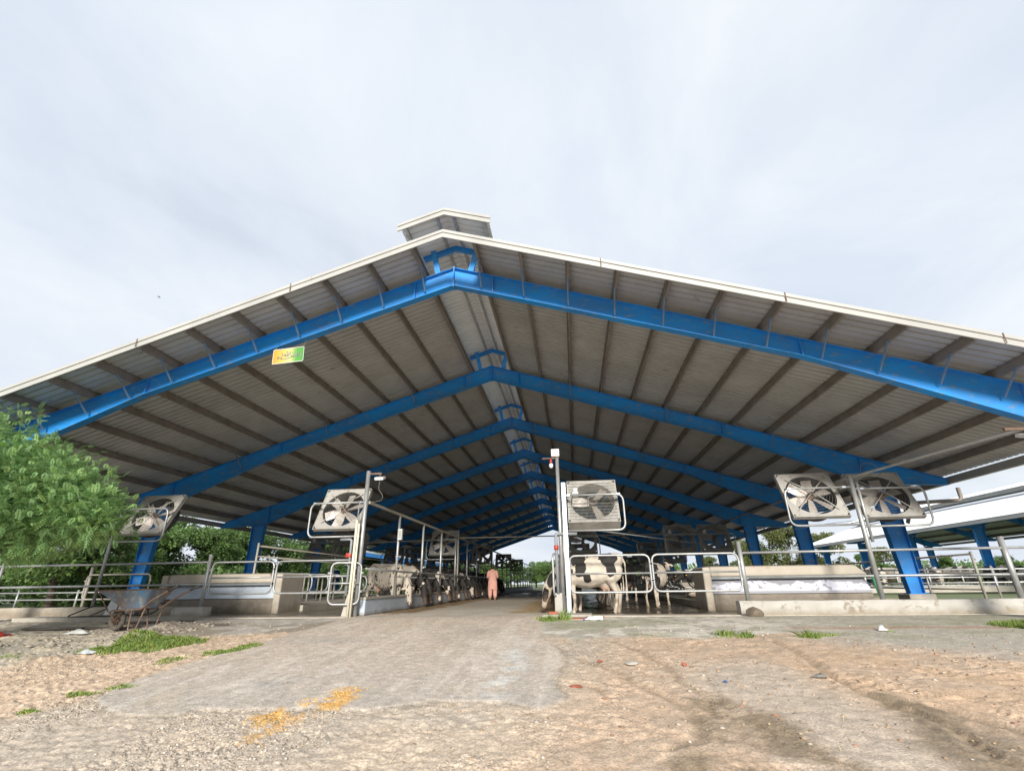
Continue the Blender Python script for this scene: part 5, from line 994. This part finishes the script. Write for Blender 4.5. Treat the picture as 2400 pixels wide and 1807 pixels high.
for q in ([(.9, -.05, 1.1, .08), (1.8, -.2, 1.5, .06), (2.9, -.3, 2.0, .035), (4.0, -.4, 2.1, .012)], [(1.15, 0, 1.5, .07), (2.0, .2, 2.2, .05), (2.7, .2, 2.7, .02)], [(.5, -.1, .7, .08), (-.1, -.3, 1.7, .05), (-.9, -.3, 2.6, .03)]): trunk(NT, q, 'branch')
# broad trees: four crowns, shared
def lobeset(seed, R_, h, z0, n=22):
    rg_ = random.Random(seed); out = []
    for i in range(n):
        a = rg_.uniform(0, 2*PI); t = rg_.random(); rr_ = R_*math.sqrt(rg_.random())*(1-.55*abs(t-.35)); out.append((rr_*math.cos(a), rr_*math.sin(a), z0+h*t, rg_.uniform(.22, .36)*R_, .75))
    return out
BROAD = [tree_mesh('crown', lobeset(40+i, 3.0, 4.6, 1.6), 15000, .24, LEAF2, 60+i) for i in range(3)]+[tree_mesh('crown', lobeset(50, 3.2, 5.2, 2.2, 16), 9000, .30, DRYM, 77)]
s = MB(); s.tube([(0, 0, 0), (.1, 0, 1.2), (-.1, .1, 2.6), (.1, 0, 4.6)], [.24, .17, .13, .05], 8); TRK = s.mesh('trunk', MT['bark'])
s = MB(); s.tube([(.05, 0, 1.3), (.9, .3, 2.6), (1.6, .5, 3.8)], [.1, .07, .03], 6); LMB = s.mesh('limb', MT['bark'])
def broad(i, x, y, sc, label, group, rz=0, sz=None):
    e = empty('broad_tree', (x, y, -.05), rz, label, 'tree', group); sz = sz or sc; e.scale = (sc, sc, sz); c = inst('crown', BROAD[i], e); inst('trunk', TRK, e); inst('limb', LMB, e); inst('limb', LMB, e, rot=(0, 0, 2.3)); return e
rg = random.Random(9)
GL = 'dark green trees behind the left side of the barn'
k = 0
for (x, y, sc) in ((-21.5, 19.5, .78), (-23.5, 24.5, .85), (-21.8, 28.5, .78), (-22.5, 33, .85), (-22.2, 38, .85), (-26, 21, .95), (-27, 30, 1.0), (-31, 23, 1.0), (-22.8, 43.5, .85), (-27, 38, 1.0), (-36, 28, 1.1), (-24, 52, 1.0), (-33, 45, 1.1), (-25, 62, 1.0)):
    k += 1; broad(k % 3, x, y, sc, WD[k-1]+' dense dark tree of the left row, counted from the pipe fence', GL, rg.uniform(0, 6), sc*.82)
# undergrowth that closes the view at the foot of the left trees
lb = [(rg.uniform(-36, -19.5), rg.uniform(20, 60), .5, rg.uniform(.8, 1.3), .8) for i in range(60)]
ug = inst('undergrowth', tree_mesh('undergrowth', lb, 24000, .3, LEAF2, 91)); tag(ug, 'dark undergrowth below the left trees', 'bushes', None, 'stuff')
GR = 'olive trees beyond the right stalls'
for q, (x, y, sc, i) in enumerate(((24.5, 75, .78, 3), (30.0, 76, 1.0, 3), (27.0, 80, .85, 1), (35.5, 78, .88, 3), (40, 76, .62, 0), (45, 84, .55, 2), (21, 84, .55, 3), (54, 82, .6, 0), (60, 80, .55, 1), (49, 90, .7, 3), (67, 78, .6, 2))):
    broad(i, x, y, sc, WD[q]+' olive tree from the left beyond the right side stalls', GR, rg.uniform(0, 6))
def ORDN(i): return WD[i] if i < 20 else 'twenty-'+['first', 'second', 'third', 'fourth', 'fifth', 'sixth', 'seventh', 'eighth', 'ninth'][i-20]
GE = 'far trees closing the end of the feed alley'
q = 0
for x in np.arange(-30, 20, 1.9):
    broad(q % 3, x+rg.uniform(-1, 1), 112+rg.uniform(-5, 5), rg.uniform(.66, .84), 'far leafy tree past the alley end, '+ORDN(q)+' from the left', GE, rg.uniform(0, 6)); q += 1
lb = [(rg.uniform(20, 120), rg.uniform(100, 150), 1.5, rg.uniform(2, 3.4), .8) for i in range(70)]+[(rg.uniform(-140, -26), rg.uniform(90, 150), 1.5, rg.uniform(2.5, 4), .8) for i in range(60)]
ug = inst('treeline', tree_mesh('treeline', lb, 42000, .7, LEAF2, 93)); tag(ug, 'low far green wood along the horizon', 'wood', None, 'stuff')

# ------------------------------------------------------------------ grass tufts, pebbles, feed, straw
def blades(name, spots, label, mat=GRASSM):
    rng = np.random.default_rng(len(spots)*13+5); Pn = []; H_ = []; col = []
    for (x, y, rx, ry, n, h) in spots:
        a = rng.uniform(0, 2*PI, n); r = np.sqrt(rng.random(n))*(1+.25*np.sin(a*3)); px = x+rx*r*np.cos(a); py = y+ry*r*np.sin(a); z = ground_fields(px, py)[0]; Pn.append(np.stack([px, py, z-.005], 1)); H_.append(h*rng.uniform(.5, 1.2, n)*(1.1-.5*r)); col.append(rng.uniform(.6, 1.3, n))
    P = np.concatenate(Pn); H_ = np.concatenate(H_); t = np.concatenate(col); n = len(P); lean = rng.normal(size=(n, 2))*.45; a = rng.uniform(0, PI, n); w = .006
    side = np.stack([np.cos(a)*w, np.sin(a)*w, np.zeros(n)], 1); mid = P+np.stack([lean[:, 0]*H_*.35, lean[:, 1]*H_*.35, H_*.6], 1); tip = P+np.stack([lean[:, 0]*H_, lean[:, 1]*H_, H_*.95], 1)
    V = np.stack([P-side, P+side, mid+side*.8, tip, mid-side*.8], 1).reshape(-1, 3); F = np.arange(n*5).reshape(-1, 5); me_ = np_mesh(name, V, F, mat); dry = rng.random(n) < .15
    c = np.stack([t*(1+.25*rng.random(n)+dry*.9), t*(1+dry*.3), t*.9], 1); tintattr(me_, np.repeat(c, 5, 0)); return tag(inst(name, me_), label, 'grass', None, 'stuff')
blades('grass_patch', [(-7.95, 9.3, .62, .75, 4500, .11), (-7.35, 9.25, .35, .6, 2200, .09), (-8.4, 8.7, .3, .3, 700, .07)], 'lush green grass patch right below the wheelbarrow')
blades('grass_tufts', [(-6.0, 8.54, .25, .2, 350, .06), (-6.36, 8.0, .2, .3, 300, .05), (-5.75, 8.9, .18, .4, 450, .07), (-6.0, 6.2, .2, .12, 350, .045), (-5.75, 6.45, .2, .1, 200, .04), (-5.95, 5.54, .14, .06, 160, .04), (-9.5, 8.2, .5, .3, 200, .04)], 'small grass tufts along the left edge of the drive')
blades('weeds', [(-.62, 12.15, .28, .22, 260, .14), (-.28, 12.2, .16, .12, 90, .3), (.45, 12.2, .12, .1, 90, .14)], 'weeds and grass growing round the slab bricks')
blades('weeds', [(2.64, 10.2, .2, .12, 130, .13), (2.95, 10.0, .14, .12, 110, .12), (2.75, 9.95, .4, .1, 90, .06), (4.0, 9.95, .2, .12, 150, .14), (4.3, 10.15, .25, .08, 90, .07), (8.3, 11.0, .5, .5, 1500, .13), (5.6, 10.5, .08, .05, 30, .04)], 'scattered weeds on the pale ground below the right curb')
def scatter(name, pts, smin, smax, mats, label, cat, flat=.6, seed=1, cols=None):
    """pebbles: cut octahedra"""
    rng = np.random.default_rng(seed); n = len(pts); z = ground_fields(pts[:, 0], pts[:, 1])[0]; sz = smin+(smax-smin)*rng.random(n)**2.4
    B = np.array([(1, 0, 0), (0, 1, 0), (-1, 0, 0), (0, -1, 0), (0, 0, 1), (0, 0, -1)], float); a = rng.uniform(0, 6.28, n); V = np.repeat(B[None], n, 0)*(rng.uniform(.6, 1.2, (n, 6, 1))); V[:, :, 0] *= rng.uniform(.8, 1.5, (n, 1)); V[:, :, 2] *= flat
    x = V[:, :, 0]*np.cos(a)[:, None]-V[:, :, 1]*np.sin(a)[:, None]; y = V[:, :, 0]*np.sin(a)[:, None]+V[:, :, 1]*np.cos(a)[:, None]; V = np.stack([x, y, V[:, :, 2]], 2)*sz[:, None, None]+np.stack([pts[:, 0], pts[:, 1], z+sz*flat*.25], 1)[:, None]
    f = np.array([(0, 1, 4), (1, 2, 4), (2, 3, 4), (3, 0, 4), (1, 0, 5), (2, 1, 5), (3, 2, 5), (0, 3, 5)]); F = (f[None]+np.arange(n)[:, None, None]*6).reshape(-1, 3)
    me_ = np_mesh(name, V.reshape(-1, 3), F, mats); t = rng.choice(len(cols), n); c = np.array(cols)[t]*rng.uniform(.8, 1.2, (n, 1)); tintattr(me_, np.repeat(c, 6, 0)); return tag(inst(name, me_), label, cat, None, 'stuff')
PEB = bpy.data.materials.new('pebble'); PEB.use_nodes = True; a_ = PEB.node_tree.nodes.new('ShaderNodeAttribute'); a_.attribute_name = 'tint'; PEB.node_tree.links.new(a_.outputs['Color'], PEB.node_tree.nodes['Principled BSDF'].inputs['Base Color']); PEB.node_tree.nodes['Principled BSDF'].inputs['Roughness'].default_value = .9
def dropped(n, x0, x1, y0, y1, fn, seed):
    rng = np.random.default_rng(seed); x = rng.uniform(x0, x1, n); y = rng.uniform(y0, y1, n); return np.stack([x, y], 1)[rng.random(n) < fn(x, y)]
GC = [(.40, .345, .28), (.32, .285, .235), (.48, .42, .345), (.40, .32, .235), (.56, .5, .43), (.35, .27, .2)]
def gfn(x, y): h, c, g, w = ground_fields(x, y); return g*sst(.44, .62, fbm(x, y, 1.1, 3, 91))*sst(1.0, -1.5, x)+.25*np.exp(-(np.minimum(np.abs(sdf(ROAD, x, y)), 2)/.16)**2)*(sdf(ROAD, x, y) < .02)*(y < 7)
scatter('gravel', dropped(38000, -8.5, 1.5, 3.8, 8, gfn, 3), .006, .018, PEB, 'loose gravel in front of the broken asphalt edge', 'gravel', .6, 2, GC)
scatter('grit', dropped(5200, -6, 0, 5.6, 12.8, lambda x, y: (sdf(ROAD, x, y) > .05)*(.25+.75*sst(.5, .65, fbm(x, y, 1.4, 3, 97))), 23), .003, .011, PEB, 'fine grit lying on the worn drive', 'grit', .6, 22, [(.55, .5, .43), (.3, .26, .22), (.2, .17, .14), (.62, .57, .5)])
scatter('gravel', dropped(2600, -1.5, 9, 4, 11.5, lambda x, y: np.where(sdf(ROAD, x, y) < -.05, .35+.65*np.exp(-((x-1.3-(7-y)*.0)/.35)**2)*(y > 6.2), 0)*sst(12, 10, y), 5), .007, .035, PEB, 'stray pale pebbles on the brown dirt', 'gravel', .5, 3, [(.45, .39, .31), (.52, .47, .4), (.36, .28, .2), (.42, .35, .27), (.48, .4, .31), (.34, .28, .22), (.5, .45, .38), (.42, .33, .24), (.40, .2, .13)])
scatter('gravel', dropped(1100, -12, -5.5, 5, 12, lambda x, y: np.where(sdf(ROAD, x, y) < -.05, .6, 0), 6), .006, .03, PEB, 'stray stones on the tan and sandy ground left of the drive', 'gravel', .5, 4, [(.5, .44, .36), (.6, .55, .47), (.36, .32, .27)])
scatter('clods', dropped(3600, -1.5, 7, 4, 10.5, lambda x, y: (sdf(ROAD, x, y) < -.03)*(.08+sst(.42, .62, fbm(x*.7, y, 1.3, 3, 88)))*sst(10.5, 9, y)*.8, 18), .006, .03, PEB, 'dark crumbs of dry mud on the brown dirt', 'mud', .5, 24, [(.38, .27, .18), (.28, .2, .13), (.46, .34, .23), (.34, .25, .17)])
scatter('clods', dropped(900, -11.5, -8.2, 8.2, 12, lambda x, y: sst(.45, .6, fbm(x, y, 1.3, 3, 15)), 16), .015, .075, PEB, 'heaped grey clods of sand in front of the left curb', 'sand', .45, 14, [(.38, .33, .27), (.31, .27, .22)])
scatter('spilled_feed', dropped(9000, -3.7, -2.2, 4.5, 6.9, lambda x, y: sst(-.12, .2, sdf(FEED, x, y))*sst(.38, .62, fbm(x, y, 6, 3, 61)), 7), .006, .02, PEB, 'spilled orange feed across the edge of the asphalt', 'feed', .35, 5, [(.66, .38, .11), (.55, .3, .08), (.7, .47, .2)])
def fz(n, x0, x1, y0, y1, seed): return dropped(n, x0, x1, y0, y1, lambda x, y: np.clip(1.1-np.abs((x-(x0+x1)/2)/((x1-x0)/2))**2, 0, 1), seed)
scatter('feed', fz(5000, -5.62, -4.7, 14.2, 30, 8), .02, .06, PEB, 'brown chopped feed lying along the left trough wall', 'feed', .4, 6, [(.22, .13, .05), (.3, .19, .07), (.16, .1, .04)])
scatter('feed', fz(2600, -1.7, -.45, 14.4, 24, 9), .012, .03, PEB, 'yellow feed spread beside the right row of cows', 'feed', .3, 7, [(.45, .28, .08), (.34, .2, .06)])
# straw bits
rng = np.random.default_rng(31); n = 700; px = rng.uniform(-9, 9, n); py = rng.uniform(4.3, 12.8, n); z = ground_fields(px, py)[0]+.012; a = rng.uniform(0, PI, n); l = rng.uniform(.015, .07, n); w = .003
dx = np.stack([np.cos(a)*l, np.sin(a)*l, rng.uniform(-.1, .25, n)*l], 1); sd_ = np.stack([-np.sin(a)*w, np.cos(a)*w, np.zeros(n)], 1); P = np.stack([px, py, z], 1); V = np.stack([P-dx-sd_, P-dx+sd_, P+dx+sd_, P+dx-sd_], 1).reshape(-1, 3)
me_ = np_mesh('straw', V, np.arange(n*4).reshape(-1, 4), PEB); tintattr(me_, np.repeat(np.array([(.6, .5, .3)])*rng.uniform(.6, 1.2, (n, 1)), 4, 0)); tag(inst('straw', me_), 'bits of dry straw strewn over the forecourt', 'straw', None, 'stuff')
# birds
def bird(x, y, z, rz, label, sc=1.0, mat='bird'):
    e = empty('bird', (x, y, z), rz, label, 'bird', 'birds in flight'); s = MB(); s.tube([(-.12, 0, 0), (-.05, 0, .0), (.03, 0, .01), (.08, 0, .02), (.11, 0, .015)], [.012, .03, .035, .025, .006], 8)
    s.add([(-.12, -.03, 0), (-.12, .03, 0), (-.2, .035, 0), (-.2, -.035, 0)], [(0, 1, 2, 3)])
    for g in (-1, 1): s.add([(.04, g*.02, .02), (-.05, g*.02, .02), (-.06, g*.16, .07), (.04, g*.15, .07), (-.1, g*.3, .05)], [(0, 1, 2, 3), (3, 2, 4)])
    s.ob('body', MT[mat], e); e.scale = (sc,)*3
bird(-16.2, 17.5, 7.95, .6, 'pale bird gliding under the left roof slope', 1.0); bird(-8.1, 21.8, 9.9-1.9, .4, 'pale bird gliding under the roof nearer the ridge', 1.2); bird(-26.6, 25, 18.8, .2, 'tiny dark bird high in the sky on the left', .6, 'dark')
